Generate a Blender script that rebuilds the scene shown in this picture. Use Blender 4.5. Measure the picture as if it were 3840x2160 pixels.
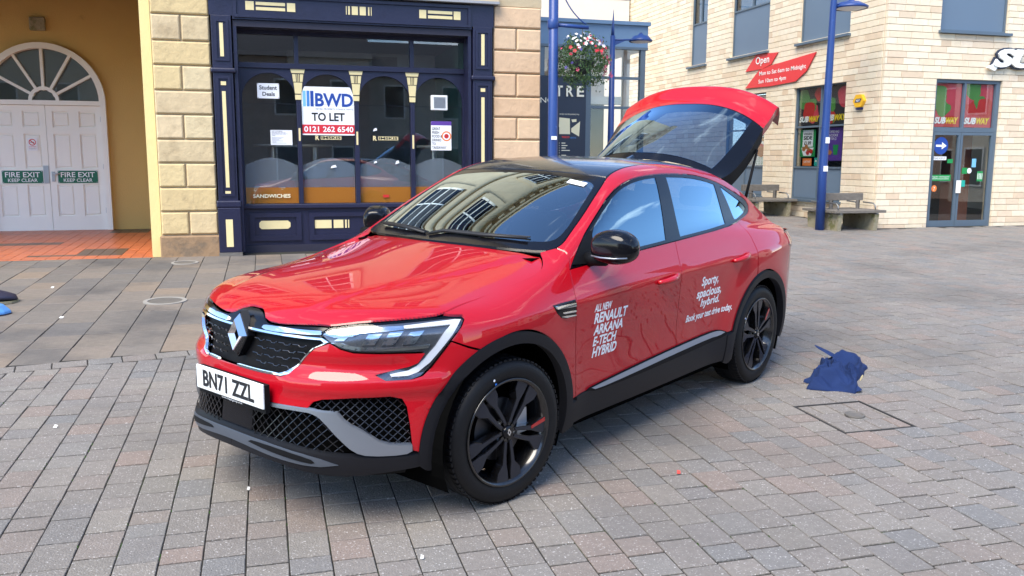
import bpy, bmesh, math, random
import numpy as np
from mathutils import Vector, Matrix
from mathutils.geometry import delaunay_2d_cdt
for o in list(bpy.data.objects): bpy.data.objects.remove(o)
rad = math.radians
scene = bpy.context.scene
COL = scene.collection
random.seed(7)
# ------------------------------------------------------------------ camera
PITCH, ROLL, YAW = rad(8.465), rad(0.247), rad(15.823)
cam_data = bpy.data.cameras.new('camera'); cam = bpy.data.objects.new('camera', cam_data); COL.objects.link(cam)
cam_data.lens = 30.488; cam_data.sensor_width = 36.0; cam_data.clip_start = .05; cam_data.clip_end = 2000
fw = Vector((math.sin(YAW)*math.cos(PITCH), math.cos(YAW)*math.cos(PITCH), -math.sin(PITCH)))
r0 = Vector((math.cos(YAW), -math.sin(YAW), 0)); u0 = r0.cross(fw)
rt = math.cos(ROLL)*r0+math.sin(ROLL)*u0; up = -math.sin(ROLL)*r0+math.cos(ROLL)*u0
cam.matrix_world = Matrix(((rt.x, up.x, -fw.x, 0), (rt.y, up.y, -fw.y, 0), (rt.z, up.z, -fw.z, 1.706), (0, 0, 0, 1)))
scene.camera = cam
# ------------------------------------------------------------------ sky, sun, exposure
SUN_EL, SUN_AZ = rad(53), rad(226)           # azimuth measured clockwise from +Y
world = bpy.data.worlds.new('World'); scene.world = world; world.use_nodes = True
wn, wl = world.node_tree.nodes, world.node_tree.links
bg = wn['Background']
sky = wn.new('ShaderNodeTexSky'); sky.sky_type = 'NISHITA'; sky.sun_disc = False
sky.sun_elevation = SUN_EL; sky.sun_rotation = SUN_AZ; sky.altitude = 1200; sky.air_density = 1.0; sky.dust_density = .0; sky.ozone_density = 3.0
tc = wn.new('ShaderNodeTexCoord'); mp = wn.new('ShaderNodeMapping'); mp.inputs['Scale'].default_value = (1.0, 1.6, 5.0)
cn = wn.new('ShaderNodeTexNoise'); cn.inputs['Scale'].default_value = 1.7; cn.inputs['Detail'].default_value = 7; cn.inputs['Roughness'].default_value = .58; cn.inputs['Distortion'].default_value = .35
cr = wn.new('ShaderNodeValToRGB'); cr.color_ramp.elements[0].position = .56; cr.color_ramp.elements[1].position = .72
cmix = wn.new('ShaderNodeMixRGB'); cmix.inputs[2].default_value = (9.5, 9.8, 10.2, 1)
wl.new(tc.outputs['Generated'], mp.inputs['Vector']); wl.new(mp.outputs[0], cn.inputs['Vector']); wl.new(cn.outputs[0], cr.inputs[0])
wl.new(cr.outputs[0], cmix.inputs[0]); wl.new(sky.outputs[0], cmix.inputs[1]); wl.new(cmix.outputs[0], bg.inputs['Color'])
bg.inputs['Strength'].default_value = .13
sd = bpy.data.lights.new('sun', 'SUN'); sun = bpy.data.objects.new('sun', sd); COL.objects.link(sun)
sd.energy = 1.9; sd.angle = rad(38); sd.color = (1, .90, .75)
sdir = Vector((math.sin(SUN_AZ)*math.cos(SUN_EL), math.cos(SUN_AZ)*math.cos(SUN_EL), math.sin(SUN_EL)))
sun.rotation_euler = sdir.to_track_quat('Z', 'Y').to_euler(); sun.location = sdir*60
vs = scene.view_settings; vs.view_transform = 'Standard'; vs.look = 'None'; vs.exposure = 1.68; vs.gamma = 1; vs.use_curve_mapping = False
# ------------------------------------------------------------------ helpers
SLOPE = .028
def gz(y): return SLOPE*y
def s2l(r, g, b):
    f = lambda c: c/255/12.92 if c/255 <= .04045 else ((c/255+.055)/1.055)**2.4
    return (f(r), f(g), f(b))
MATS = {}
def pm(name, col, rough=.6, metal=0, var=.12, scale=6, bump=0, bscale=40, coat=0, spec=.5, emit=0, rnd=0, alt=None, altpos=(.5, .62), altscale=3, coatr=.03):
    """principled material with noise-varied colour; rnd: per-piece value shift; alt: second colour in worn patches"""
    m = bpy.data.materials.new(name); m.use_nodes = True; MATS[name] = m
    n, l = m.node_tree.nodes, m.node_tree.links; b = n['Principled BSDF']
    b.inputs['Roughness'].default_value = rough; b.inputs['Metallic'].default_value = metal
    b.inputs['Coat Weight'].default_value = coat; b.inputs['Coat Roughness'].default_value = coatr; b.inputs['Specular IOR Level'].default_value = spec
    c = n.new('ShaderNodeRGB'); c.outputs[0].default_value = (*col, 1); out = c.outputs[0]
    t = n.new('ShaderNodeTexCoord')
    if alt:
        nz = n.new('ShaderNodeTexNoise'); nz.inputs['Scale'].default_value = altscale; nz.inputs['Detail'].default_value = 6; nz.inputs['Roughness'].default_value = .65
        l.new(t.outputs['Object'], nz.inputs['Vector'])
        rp = n.new('ShaderNodeValToRGB'); rp.color_ramp.elements[0].position = altpos[0]; rp.color_ramp.elements[1].position = altpos[1]
        l.new(nz.outputs[0], rp.inputs[0]); mx = n.new('ShaderNodeMixRGB'); l.new(rp.outputs[0], mx.inputs[0]); l.new(out, mx.inputs[1]); mx.inputs[2].default_value = (*alt, 1); out = mx.outputs[0]
    if var or rnd:
        hs = n.new('ShaderNodeHueSaturation'); hs.inputs['Hue'].default_value = .5; l.new(out, hs.inputs['Color'])
        nz = n.new('ShaderNodeTexNoise'); nz.inputs['Scale'].default_value = scale; nz.inputs['Detail'].default_value = 5; l.new(t.outputs['Object'], nz.inputs['Vector'])
        ma = n.new('ShaderNodeMath'); ma.operation = 'MULTIPLY_ADD'; l.new(nz.outputs[0], ma.inputs[0]); ma.inputs[1].default_value = 2*var; ma.inputs[2].default_value = 1-var
        val = ma.outputs[0]
        if rnd:
            at = n.new('ShaderNodeAttribute'); at.attribute_name = 'rnd'; oi = n.new('ShaderNodeObjectInfo')
            ad = n.new('ShaderNodeMath'); ad.operation = 'ADD'; l.new(at.outputs['Fac'], ad.inputs[0]); l.new(oi.outputs['Random'], ad.inputs[1])
            fr = n.new('ShaderNodeMath'); fr.operation = 'FRACT'; l.new(ad.outputs[0], fr.inputs[0])
            m2 = n.new('ShaderNodeMath'); m2.operation = 'MULTIPLY_ADD'; l.new(fr.outputs[0], m2.inputs[0]); m2.inputs[1].default_value = 2*rnd; m2.inputs[2].default_value = -rnd
            a2 = n.new('ShaderNodeMath'); a2.operation = 'ADD'; l.new(val, a2.inputs[0]); l.new(m2.outputs[0], a2.inputs[1]); val = a2.outputs[0]
        l.new(val, hs.inputs['Value']); out = hs.outputs[0]
    l.new(out, b.inputs['Base Color'])
    if bump:
        nb = n.new('ShaderNodeTexNoise'); nb.inputs['Scale'].default_value = bscale; nb.inputs['Detail'].default_value = 6; l.new(t.outputs['Object'], nb.inputs['Vector'])
        bp = n.new('ShaderNodeBump'); bp.inputs['Strength'].default_value = bump; bp.inputs['Distance'].default_value = .02; l.new(nb.outputs[0], bp.inputs['Height']); l.new(bp.outputs[0], b.inputs['Normal'])
    if emit:
        l.new(out, b.inputs['Emission Color']); b.inputs['Emission Strength'].default_value = emit
    return m
def piecemat(name, ramp, rough=.8, speck=.0, var=.1, scale=10, bump=.3, bscale=60, dirt=None, dirtpos=(.55, .75), dirtscale=1.2):
    """material for separately laid pieces: ramp of colours picked by piece"""
    m = pm(name, (1, 1, 1), rough, var=var, scale=scale, bump=bump, bscale=bscale)
    n, l = m.node_tree.nodes, m.node_tree.links
    at = n.new('ShaderNodeAttribute'); at.attribute_name = 'rnd'; oi = n.new('ShaderNodeObjectInfo')
    ad = n.new('ShaderNodeMath'); ad.operation = 'ADD'; l.new(at.outputs['Fac'], ad.inputs[0]); l.new(oi.outputs['Random'], ad.inputs[1])
    fr = n.new('ShaderNodeMath'); fr.operation = 'FRACT'; l.new(ad.outputs[0], fr.inputs[0])
    rp = n.new('ShaderNodeValToRGB'); e = rp.color_ramp.elements
    while len(e) < len(ramp): e.new(.5)
    for i, (p, c) in enumerate(ramp): e[i].position = p; e[i].color = (*c, 1)
    l.new(fr.outputs[0], rp.inputs[0]); out = rp.outputs[0]
    geo = n.new('ShaderNodeNewGeometry')
    if speck:
        nz = n.new('ShaderNodeTexNoise'); nz.inputs['Scale'].default_value = 105; nz.inputs['Detail'].default_value = 2; l.new(geo.outputs['Position'], nz.inputs['Vector'])
        r2 = n.new('ShaderNodeValToRGB'); r2.color_ramp.elements[0].position = .62; r2.color_ramp.elements[1].position = .72; l.new(nz.outputs[0], r2.inputs[0])
        mx = n.new('ShaderNodeMixRGB'); mf = n.new('ShaderNodeMath'); mf.operation = 'MULTIPLY'; mf.inputs[1].default_value = speck; l.new(r2.outputs[0], mf.inputs[0]); l.new(mf.outputs[0], mx.inputs[0]); l.new(out, mx.inputs[1]); mx.inputs[2].default_value = (.62, .60, .57, 1); out = mx.outputs[0]
        vo = n.new('ShaderNodeTexVoronoi'); vo.inputs['Scale'].default_value = 1.9; l.new(geo.outputs['Position'], vo.inputs['Vector'])      # trodden gum spots
        lt = n.new('ShaderNodeMath'); lt.operation = 'LESS_THAN'; lt.inputs[1].default_value = .036; l.new(vo.outputs['Distance'], lt.inputs[0])
        mx = n.new('ShaderNodeMixRGB'); ml = n.new('ShaderNodeMath'); ml.operation = 'MULTIPLY'; ml.inputs[1].default_value = .65; l.new(lt.outputs[0], ml.inputs[0]); l.new(ml.outputs[0], mx.inputs[0]); l.new(out, mx.inputs[1]); mx.inputs[2].default_value = (.03, .028, .028, 1); out = mx.outputs[0]
    if dirt:
        nz = n.new('ShaderNodeTexNoise'); nz.inputs['Scale'].default_value = dirtscale; nz.inputs['Detail'].default_value = 8; nz.inputs['Roughness'].default_value = .6; l.new(geo.outputs['Position'], nz.inputs['Vector'])
        r2 = n.new('ShaderNodeValToRGB'); r2.color_ramp.elements[0].position = dirtpos[0]; r2.color_ramp.elements[1].position = dirtpos[1]; l.new(nz.outputs[0], r2.inputs[0])
        mx = n.new('ShaderNodeMixRGB'); l.new(r2.outputs[0], mx.inputs[0]); l.new(out, mx.inputs[1]); mx.inputs[2].default_value = (*dirt, 1); out = mx.outputs[0]
    hs = [q for q in n if q.type == 'HUE_SAT'][0]; l.new(out, hs.inputs['Color'])
    return m
def glassmat(name, tint, ior=1.5, rough=0.0, gain=1.0, coat=(1, 1, 1)):  # coat colours the reflection itself, bluer than the sky gives on car glass
    m = bpy.data.materials.new(name); m.use_nodes = True; MATS[name] = m
    n, l = m.node_tree.nodes, m.node_tree.links; n.remove(n['Principled BSDF']); o = n['Material Output']
    # Schlick reflectance, the same from both faces of a pane
    F0 = ((ior-1)/(ior+1))**2; lw_ = n.new('ShaderNodeLayerWeight'); lw_.inputs['Blend'].default_value = .5
    pw = n.new('ShaderNodeMath'); pw.operation = 'POWER'; pw.inputs[1].default_value = 5; l.new(lw_.outputs['Facing'], pw.inputs[0])
    fr = n.new('ShaderNodeMath'); fr.operation = 'MULTIPLY_ADD'; fr.inputs[1].default_value = 1-F0; fr.inputs[2].default_value = F0; l.new(pw.outputs[0], fr.inputs[0])
    g = n.new('ShaderNodeBsdfGlossy'); g.inputs['Roughness'].default_value = rough; g.inputs['Color'].default_value = (*coat, 1); t = n.new('ShaderNodeBsdfTransparent'); t.inputs[0].default_value = (*tint, 1)
    ma = n.new('ShaderNodeMath'); ma.operation = 'MULTIPLY'; ma.use_clamp = True; ma.inputs[1].default_value = gain; l.new(fr.outputs[0], ma.inputs[0])
    mx = n.new('ShaderNodeMixShader'); l.new(ma.outputs[0], mx.inputs[0]); l.new(t.outputs[0], mx.inputs[1]); l.new(g.outputs[0], mx.inputs[2]); l.new(mx.outputs[0], o.inputs['Surface'])
    return m
def tag(o, label=None, cat=None, group=None, kind=None):
    if label: o['label'] = label
    if cat: o['category'] = cat
    if group: o['group'] = group
    if kind: o['kind'] = kind
    return o
def thing(name, loc, label, cat, group=None, rot=None):
    o = bpy.data.objects.new(name, None); o.empty_display_size = .1; COL.objects.link(o); o.location = loc
    if rot: o.rotation_euler = rot
    return tag(o, label, cat, group)
def wloc(o):
    p = Vector(o.location)
    while o.parent: o = o.parent; p = p+Vector(o.location)
    return p
def inpoly(x, y, P):
    c = False; n = len(P)
    for i in range(n):
        a, b = P[i], P[i-1]
        if (a[1] > y) != (b[1] > y) and x < (b[0]-a[0])*(y-a[1])/(b[1]-a[1])+a[0]: c = not c
    return c
class MB:
    def __init__(s): s.v = []; s.f = []; s.r = []
    def add(s, vs, fs, rnd=0.0):
        b = len(s.v); s.v += [tuple(p) for p in vs]; s.f += [tuple(b+i for i in q) for q in fs]; s.r += [rnd]*len(vs)
        return s
    def box(s, x0, x1, y0, y1, z0, z1, rnd=0.0):
        return s.add([(x0, y0, z0), (x1, y0, z0), (x1, y1, z0), (x0, y1, z0), (x0, y0, z1), (x1, y0, z1), (x1, y1, z1), (x0, y1, z1)],
                     [(0, 3, 2, 1), (4, 5, 6, 7), (0, 1, 5, 4), (1, 2, 6, 5), (2, 3, 7, 6), (3, 0, 4, 7)], rnd)
    def chbox(s, O, U, V, N, a, b, h, c, rnd=0.0):
        """chamfered slab: spans a*U, b*V from O, raised h along N with chamfer c"""
        O, U, V, N = map(Vector, (O, U, V, N))
        P = lambda x, y, z: O+U*x+V*y+N*z
        vs = [P(0, 0, 0), P(a, 0, 0), P(a, b, 0), P(0, b, 0), P(0, 0, h-c), P(a, 0, h-c), P(a, b, h-c), P(0, b, h-c), P(c, c, h), P(a-c, c, h), P(a-c, b-c, h), P(c, b-c, h)]
        return s.add(vs, [(0, 1, 5, 4), (1, 2, 6, 5), (2, 3, 7, 6), (3, 0, 4, 7), (4, 5, 9, 8), (5, 6, 10, 9), (6, 7, 11, 10), (7, 4, 8, 11), (8, 9, 10, 11)], rnd)
    def tube(s, path, r, n=8, cap=True):
        path = [Vector(p) for p in path]; R = r if isinstance(r, (list, tuple)) else [r]*len(path); b = len(s.v); pu = None
        for i, p in enumerate(path):
            d = (path[min(i+1, len(path)-1)]-path[max(i-1, 0)]).normalized()
            if pu is None: pu = d.orthogonal().normalized()
            u = (pu-d*pu.dot(d)).normalized(); pu = u; w = d.cross(u)
            for k in range(n):
                a = 2*math.pi*k/n; s.v.append(tuple(p+(u*math.cos(a)+w*math.sin(a))*R[i])); s.r.append(0)
        for i in range(len(path)-1):
            for k in range(n):
                k2 = (k+1) % n; s.f.append((b+i*n+k, b+i*n+k2, b+(i+1)*n+k2, b+(i+1)*n+k))
        if cap: s.f.append(tuple(b+k for k in reversed(range(n)))); s.f.append(tuple(b+(len(path)-1)*n+k for k in range(n)))
        return s
    def lathe(s, prof, n=32, origin=(0, 0, 0), axis='Z'):
        b = len(s.v); ox, oy, oz = origin
        for (r, h) in prof:
            for k in range(n):
                a = 2*math.pi*k/n; c, q = r*math.cos(a), r*math.sin(a)
                p = (c, q, h) if axis == 'Z' else ((c, h, q) if axis == 'Y' else (h, c, q))
                s.v.append((ox+p[0], oy+p[1], oz+p[2])); s.r.append(0)
        for i in range(len(prof)-1):
            for k in range(n):
                k2 = (k+1) % n; s.f.append((b+i*n+k, b+i*n+k2, b+(i+1)*n+k2, b+(i+1)*n+k))
        return s
    def plate(s, outer, holes, O, U, V, N, t, n0=0.0):
        """flat plate with holes: 2D outline in (U,V), from n0 to n0+t along N"""
        O, U, V, N = map(Vector, (O, U, V, N)); loops = [list(outer)]+[list(h) for h in holes]
        vs = []; es = []; fs = []
        for lp in loops:
            b = len(vs); k = len(lp); vs += [Vector((p[0], p[1])) for p in lp]; fs.append([b+i for i in range(k)])
        cv, ce, cf, *_ = delaunay_2d_cdt(vs, [], fs, 1, 1e-5)
        if holes: cf = [f for f in cf if not any(inpoly(sum(cv[i].x for i in f)/len(f), sum(cv[i].y for i in f)/len(f), h) for h in holes)]
        P = lambda p, z: tuple(O+U*p[0]+V*p[1]+N*z)
        b = len(s.v); k = len(cv); s.v += [P(p, n0) for p in cv]+[P(p, n0+t) for p in cv]; s.r += [0]*(2*k)
        flip = U.cross(V).dot(N) < 0
        for f in cf:
            a = sum(cv[f[i]].x*cv[f[(i+1) % len(f)]].y-cv[f[(i+1) % len(f)]].x*cv[f[i]].y for i in range(len(f)))
            f = list(f) if (a > 0) != flip else list(reversed(f))
            s.f.append(tuple(b+k+i for i in f)); s.f.append(tuple(b+i for i in reversed(f)))
        for li, lp in enumerate(loops):
            a = sum(lp[i][0]*lp[(i+1) % len(lp)][1]-lp[(i+1) % len(lp)][0]*lp[i][1] for i in range(len(lp)))
            if (a > 0) == (li > 0): lp = lp[::-1]
            if flip: lp = lp[::-1]
            b = len(s.v); k = len(lp); s.v += [P(p, n0) for p in lp]+[P(p, n0+t) for p in lp]; s.r += [0]*(2*k)
            for i in range(k): j = (i+1) % k; s.f.append((b+i, b+j, b+k+j, b+k+i))
        return s
    def mesh(s, name, smooth=False):
        me = bpy.data.meshes.new(name); me.from_pydata(s.v, [], s.f); me.update()
        if any(s.r):
            at = me.attributes.new('rnd', 'FLOAT', 'POINT'); at.data.foreach_set('value', s.r)
        if smooth: me.polygons.foreach_set('use_smooth', [True]*len(me.polygons))
        return me
    def build(s, name, mat, parent=None, smooth=False, bevel=0, kind=None, fix=False, autos=None):
        if parent is not None:
            o0 = wloc(parent) if not parent.get('_rot') else Vector((0, 0, 0)); s.v = [(x-o0.x, y-o0.y, z-o0.z) for x, y, z in s.v]
        me = s.mesh(name, smooth)
        if fix:
            bm = bmesh.new(); bm.from_mesh(me); bmesh.ops.recalc_face_normals(bm, faces=bm.faces); bm.to_mesh(me); bm.free()
        if autos: me.polygons.foreach_set('use_smooth', [True]*len(me.polygons)); me.set_sharp_from_angle(angle=rad(autos))
        me.materials.append(MATS[mat] if isinstance(mat, str) else mat)
        o = bpy.data.objects.new(name, me); COL.objects.link(o); o.parent = parent
        if bevel: md = o.modifiers.new('bevel', 'BEVEL'); md.width = bevel; md.segments = 2; md.limit_method = 'ANGLE'
        if kind: o['kind'] = kind
        return o
def box(name, mat, parent, *b, bevel=0): return MB().box(*b).build(name, mat, parent, bevel=bevel)
def arc(cx, cz, r, a0, a1, n=20, rz=None): return [(cx+r*math.cos(rad(a0+(a1-a0)*i/n)), cz+(rz or r)*math.sin(rad(a0+(a1-a0)*i/n))) for i in range(n+1)]
TXC = {}
def textmesh(s, bold=0.0, shear=0.0, ext=0.0, align='CENTER', sp=1.0, ls=1.0):
    key = (s, bold, shear, ext, align, sp, ls)
    if key not in TXC:
        cu = bpy.data.curves.new('t', 'FONT'); cu.body = s; cu.offset = bold; cu.shear = shear; cu.extrude = ext; cu.resolution_u = 3; cu.align_x = align; cu.space_character = sp; cu.space_line = ls
        o = bpy.data.objects.new('t', cu); COL.objects.link(o); dg = bpy.context.evaluated_depsgraph_get(); me = bpy.data.meshes.new_from_object(o.evaluated_get(dg))
        TXC[key] = ([tuple(v.co) for v in me.vertices], [tuple(p.vertices) for p in me.polygons]); bpy.data.objects.remove(o); bpy.data.curves.remove(cu); bpy.data.meshes.remove(me)
    return TXC[key]
def text(name, s, mat, parent, O, U, V, N, w=None, h=None, bold=0.0, shear=0.0, ext=0.0, n0=.002, align='CENTER', sp=1.0, ls=1.0):
    """lettering fitted to width w / height h, its bounding box starting at O"""
    vs, fs = textmesh(s, bold, shear, ext, align, sp, ls); a = np.array(vs); mn, mx = a.min(0), a.max(0); sz = mx-mn
    kx = w/sz[0] if w else h/sz[1]; ky = h/sz[1] if h else kx
    O, U, V, N = map(Vector, (O, U, V, N)); m = MB()
    m.add([O+U*((p[0]-mn[0])*kx)+V*((p[1]-mn[1])*ky)+N*(n0+(p[2]-mn[2])) for p in vs], fs)
    return m.build(name, mat, parent)
XU, ZU, YN = (1, 0, 0), (0, 0, 1), (0, -1, 0)
# ------------------------------------------------------------------ materials
pm('joint', (.026, .024, .020), .95, var=.3, scale=9, bump=.4, alt=(.035, .06, .012), altpos=(.56, .68), altscale=2.2)
setts = [(0, s2l(123, 118, 112)), (.25, s2l(127, 121, 115)), (.45, s2l(133, 127, 119)), (.65, s2l(118, 117, 115)), (.82, s2l(128, 120, 113)), (.94, s2l(135, 121, 112)), (1, s2l(123, 119, 112))]
piecemat('sett', setts, .85, speck=.75, var=.25, scale=30, bump=.5, bscale=110, dirt=s2l(100, 96, 91), dirtpos=(.48, .80), dirtscale=.7)
slabs = [(0, s2l(120, 113, 105)), (.3, s2l(109, 104, 98)), (.5, s2l(127, 117, 106)), (.7, s2l(104, 101, 98)), (.85, s2l(132, 118, 103)), (1, s2l(116, 110, 102))]
piecemat('slab', slabs, .72, speck=.12, var=.25, scale=14, bump=.25, bscale=60, dirt=s2l(76, 75, 75), dirtpos=(.5, .74), dirtscale=.8)
piecemat('terracotta', [(0, s2l(182, 100, 62)), (.5, s2l(190, 106, 66)), (1, s2l(172, 94, 62))], .38, var=.15, bump=.06, dirt=s2l(150, 82, 52), dirtpos=(.6, .85))
piecemat('darktile', [(0, s2l(96, 78, 62)), (1, s2l(84, 72, 62))], .4, var=.2, bump=.06)
piecemat('brick', [(0, s2l(229, 213, 185)), (.3, s2l(235, 221, 195)), (.55, s2l(226, 208, 178)), (.75, s2l(232, 213, 187)), (.92, s2l(214, 190, 160)), (1, s2l(231, 216, 191))], .85, var=.12, scale=9, bump=.3, bscale=80)
pm('mortar', s2l(200, 182, 152), .95, var=.15, bump=.3)
piecemat('quoin', [(0, s2l(212, 190, 142)), (.35, s2l(204, 180, 132)), (.6, s2l(210, 188, 150)), (.8, s2l(194, 172, 134)), (1, s2l(214, 196, 156))], .85, var=.16, scale=7, bump=.45, bscale=18, dirt=s2l(150, 128, 96), dirtpos=(.56, .8), dirtscale=2.2)
piecemat('quoin_pink', [(0, s2l(214, 184, 150)), (.5, s2l(206, 172, 138)), (1, s2l(220, 194, 162))], .85, var=.14, scale=7, bump=.4, bscale=18, dirt=s2l(176, 142, 110), dirtpos=(.55, .8), dirtscale=2)
pm('plinth_stone', s2l(150, 122, 92), .9, var=.25, scale=5, bump=.6, bscale=14, alt=s2l(122, 104, 84), altscale=4)
pm('sandstone', s2l(190, 172, 140), .9, var=.18, scale=2, bump=.4, bscale=15)
pm('ochre', s2l(204, 168, 102), .9, var=.10, scale=1.5, bump=.25, bscale=50, alt=s2l(120, 96, 52), altpos=(.66, .8), altscale=1.1)
pm('yellow_paint', s2l(232, 210, 144), .8, var=.06, bump=.15)
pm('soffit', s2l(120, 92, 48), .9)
pm('white_gloss', s2l(242, 239, 230), .45, var=.04, scale=3)
pm('pvc_white', s2l(232, 232, 228), .5, var=.03)
pm('navy', s2l(27, 29, 56), .42, var=.14, scale=5, bump=.12, bscale=30, alt=s2l(24, 25, 50), altscale=2)
pm('gold', s2l(228, 210, 156), .6, var=.08, scale=14)
pm('lead', s2l(150, 152, 156), .7, var=.15)
pm('dark_timber', s2l(38, 36, 52), .6, var=.2)
pm('frost', s2l(118, 126, 136), .6, var=.08, scale=3)
pm('orange_vinyl', s2l(206, 132, 40), .45, var=.08, scale=2)
pm('paper', s2l(238, 238, 240), .8, var=.02)
pm('black_print', s2l(22, 22, 26), .7, var=0)
pm('grey_print', s2l(96, 100, 110), .7, var=0)
pm('white_print', s2l(240, 240, 240), .6, var=0)
pm('bwd_blue', s2l(24, 66, 150), .5, var=0); pm('bwd_mid', s2l(70, 130, 196), .5, var=0); pm('bwd_light', s2l(120, 186, 226), .5, var=0)
pm('sign_red', s2l(204, 38, 52), .5, var=.03); pm('tesco_red', s2l(226, 60, 62), .5, var=.03)
pm('sign_green', s2l(22, 104, 78), .5, var=.04); pm('sub_green', s2l(24, 140, 72), .5, var=.03)
pm('sub_yellow', s2l(244, 214, 40), .5, var=0); pm('sub_white', s2l(246, 246, 240), .5, var=0)
pm('purple', s2l(92, 58, 148), .55, var=.05); pm('teal', s2l(30, 168, 150), .55, var=.03); pm('orange', s2l(238, 130, 60), .5, var=.03)
pm('tomato', s2l(196, 44, 40), .4, var=.2, scale=3); pm('pepper_red', s2l(206, 70, 84), .35, var=.25, scale=2); pm('pepper_green', s2l(84, 142, 66), .35, var=.25, scale=3)
pm('food_brown', s2l(176, 112, 56), .6, var=.3, scale=20); pm('bread', s2l(206, 160, 104), .6, var=.2, scale=20)
pm('posts_blue', s2l(36, 66, 128), .4, var=.1, scale=4, alt=s2l(62, 96, 168), altpos=(.62, .7), altscale=14)
pm('grey_frame', s2l(92, 108, 122), .45, metal=.2, var=.05)
pm('grey_panel', s2l(98, 116, 134), .5, var=.04, scale=1.5)
pm('crown_fascia', s2l(104, 134, 166), .5, var=.05); pm('crown_sign', s2l(26, 40, 64), .4, var=.1)
pm('map_cream', s2l(246, 238, 200), .6, var=.03); pm('steel_letter', s2l(236, 228, 208), .35, metal=.3, var=.03)
pm('pale_wall', s2l(226, 218, 204), .9, var=.05); pm('inside_wall', s2l(150, 150, 146), .9, var=.1); pm('inside_dark', s2l(52, 50, 52), .9, var=.2); pm('inside_teal', s2l(110, 160, 152), .8, var=.1); pm('inside_brick', s2l(126, 70, 48), .9, var=.2)
pm('inside_grey', s2l(140, 142, 144), .9, var=.2)
pm('concrete', s2l(150, 142, 118), .95, var=.2, scale=6, bump=.7, bscale=25, alt=s2l(104, 104, 62), altpos=(.52, .62), altscale=5)
pm('old_wood', s2l(112, 106, 98), .9, var=.3, scale=12, bump=.6, bscale=30); pm('wood_end', s2l(88, 80, 68), .9, var=.3, bump=.5)
pm('galv', s2l(140, 140, 138), .45, metal=.7, var=.15); pm('iron', s2l(112, 108, 102), .7, metal=.3, var=.3, bump=.3); pm('cast_iron', s2l(62, 61, 60), .7, metal=.3, var=.3); pm('pale_ring', s2l(150, 146, 138), .8, var=.15); pm('steel', s2l(190, 194, 198), .3, metal=.9, var=.1)
pm('leaf', (.035, .085, .022), .6, var=.5, scale=30); pm('leaf_light', (.09, .15, .04), .6, var=.4, scale=30)
pm('petal_white', s2l(240, 232, 226), .6, var=.05); pm('petal_red', s2l(206, 44, 62), .6, var=.15); pm('petal_pink', s2l(222, 86, 122), .6, var=.15); pm('petal_violet', s2l(86, 66, 150), .6, var=.15)
pm('cloth_blue', s2l(28, 48, 92), .85, var=.4, scale=5, bump=.3, bscale=220, spec=.25); pm('cloth_dark', s2l(18, 24, 42), .85, var=.15)
pm('alarm_yellow', s2l(244, 186, 40), .5, var=.05); pm('alarm_blue', s2l(30, 40, 96), .5, var=0)
pm('boot', s2l(40, 40, 62), .6, var=.2); pm('plastic_blue', s2l(88, 150, 214), .4, var=.05)
pm('litter', s2l(225, 225, 220), .8, var=.05); pm('litter_red', s2l(206, 70, 60), .7, var=.1); pm('moss', (.03, .07, .012), 1, var=.4, scale=40, bump=1, bscale=90)
glassmat('shop_glass', (.90, .92, .92), 1.5, gain=1.7); glassmat('clear_glass', (.93, .95, .96), 1.5); glassmat('dark_glass', (.30, .32, .34), 1.5); glassmat('sky_glass', (.35, .38, .4), 1.9)

def filmmat(name, col, amount):
    m = bpy.data.materials.new(name); m.use_nodes = True; MATS[name] = m; n, l = m.node_tree.nodes, m.node_tree.links; b = n['Principled BSDF']; b.inputs['Base Color'].default_value = (*col, 1); b.inputs['Roughness'].default_value = .5; b.inputs['Alpha'].default_value = amount
filmmat('frost_film', s2l(150, 156, 166), .5)
# ================================================================== ground
cam_inv = cam.matrix_world.inverted()
def project(p):
    q = cam_inv @ Vector(p)
    if q.z > -.1: return None
    f = 30.488/36*1024
    return (512-f*q.x/q.z, 288+f*q.y/q.z, -q.z)
m = MB(); m.add([(-60, -40, gz(-40)-.007), (60, -40, gz(-40)-.007), (60, 80, gz(80)-.007), (-60, 80, gz(80)-.007)], [(0, 1, 2, 3)])
ground = tag(m.build('ground', 'joint'), 'sloping paved town square', 'ground', kind='structure')
GN = Vector((0, -SLOPE, 1)).normalized(); GY = Vector((0, 1, SLOPE)).normalized()
CAR_O = Vector((.5557637, 4.4792100, .1254179)); CAR_E = Vector((.8228684, .5680094, .0159043)); CAR_L = Vector((.5682320, -.8225460, -.0230313))
def under_car(x, y):
    d = Vector((x, y, gz(y)))-CAR_O; a, b = d.dot(CAR_E), d.dot(CAR_L)
    return -.55 < a < 3.3 and -.8 < b < .55
def course_line(x): return 7.02+.19*(x+1.3)          # where footway slabs meet the setts (left of the car)
COVER = (3.231, 3.735, 4.20, 4.73)
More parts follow.
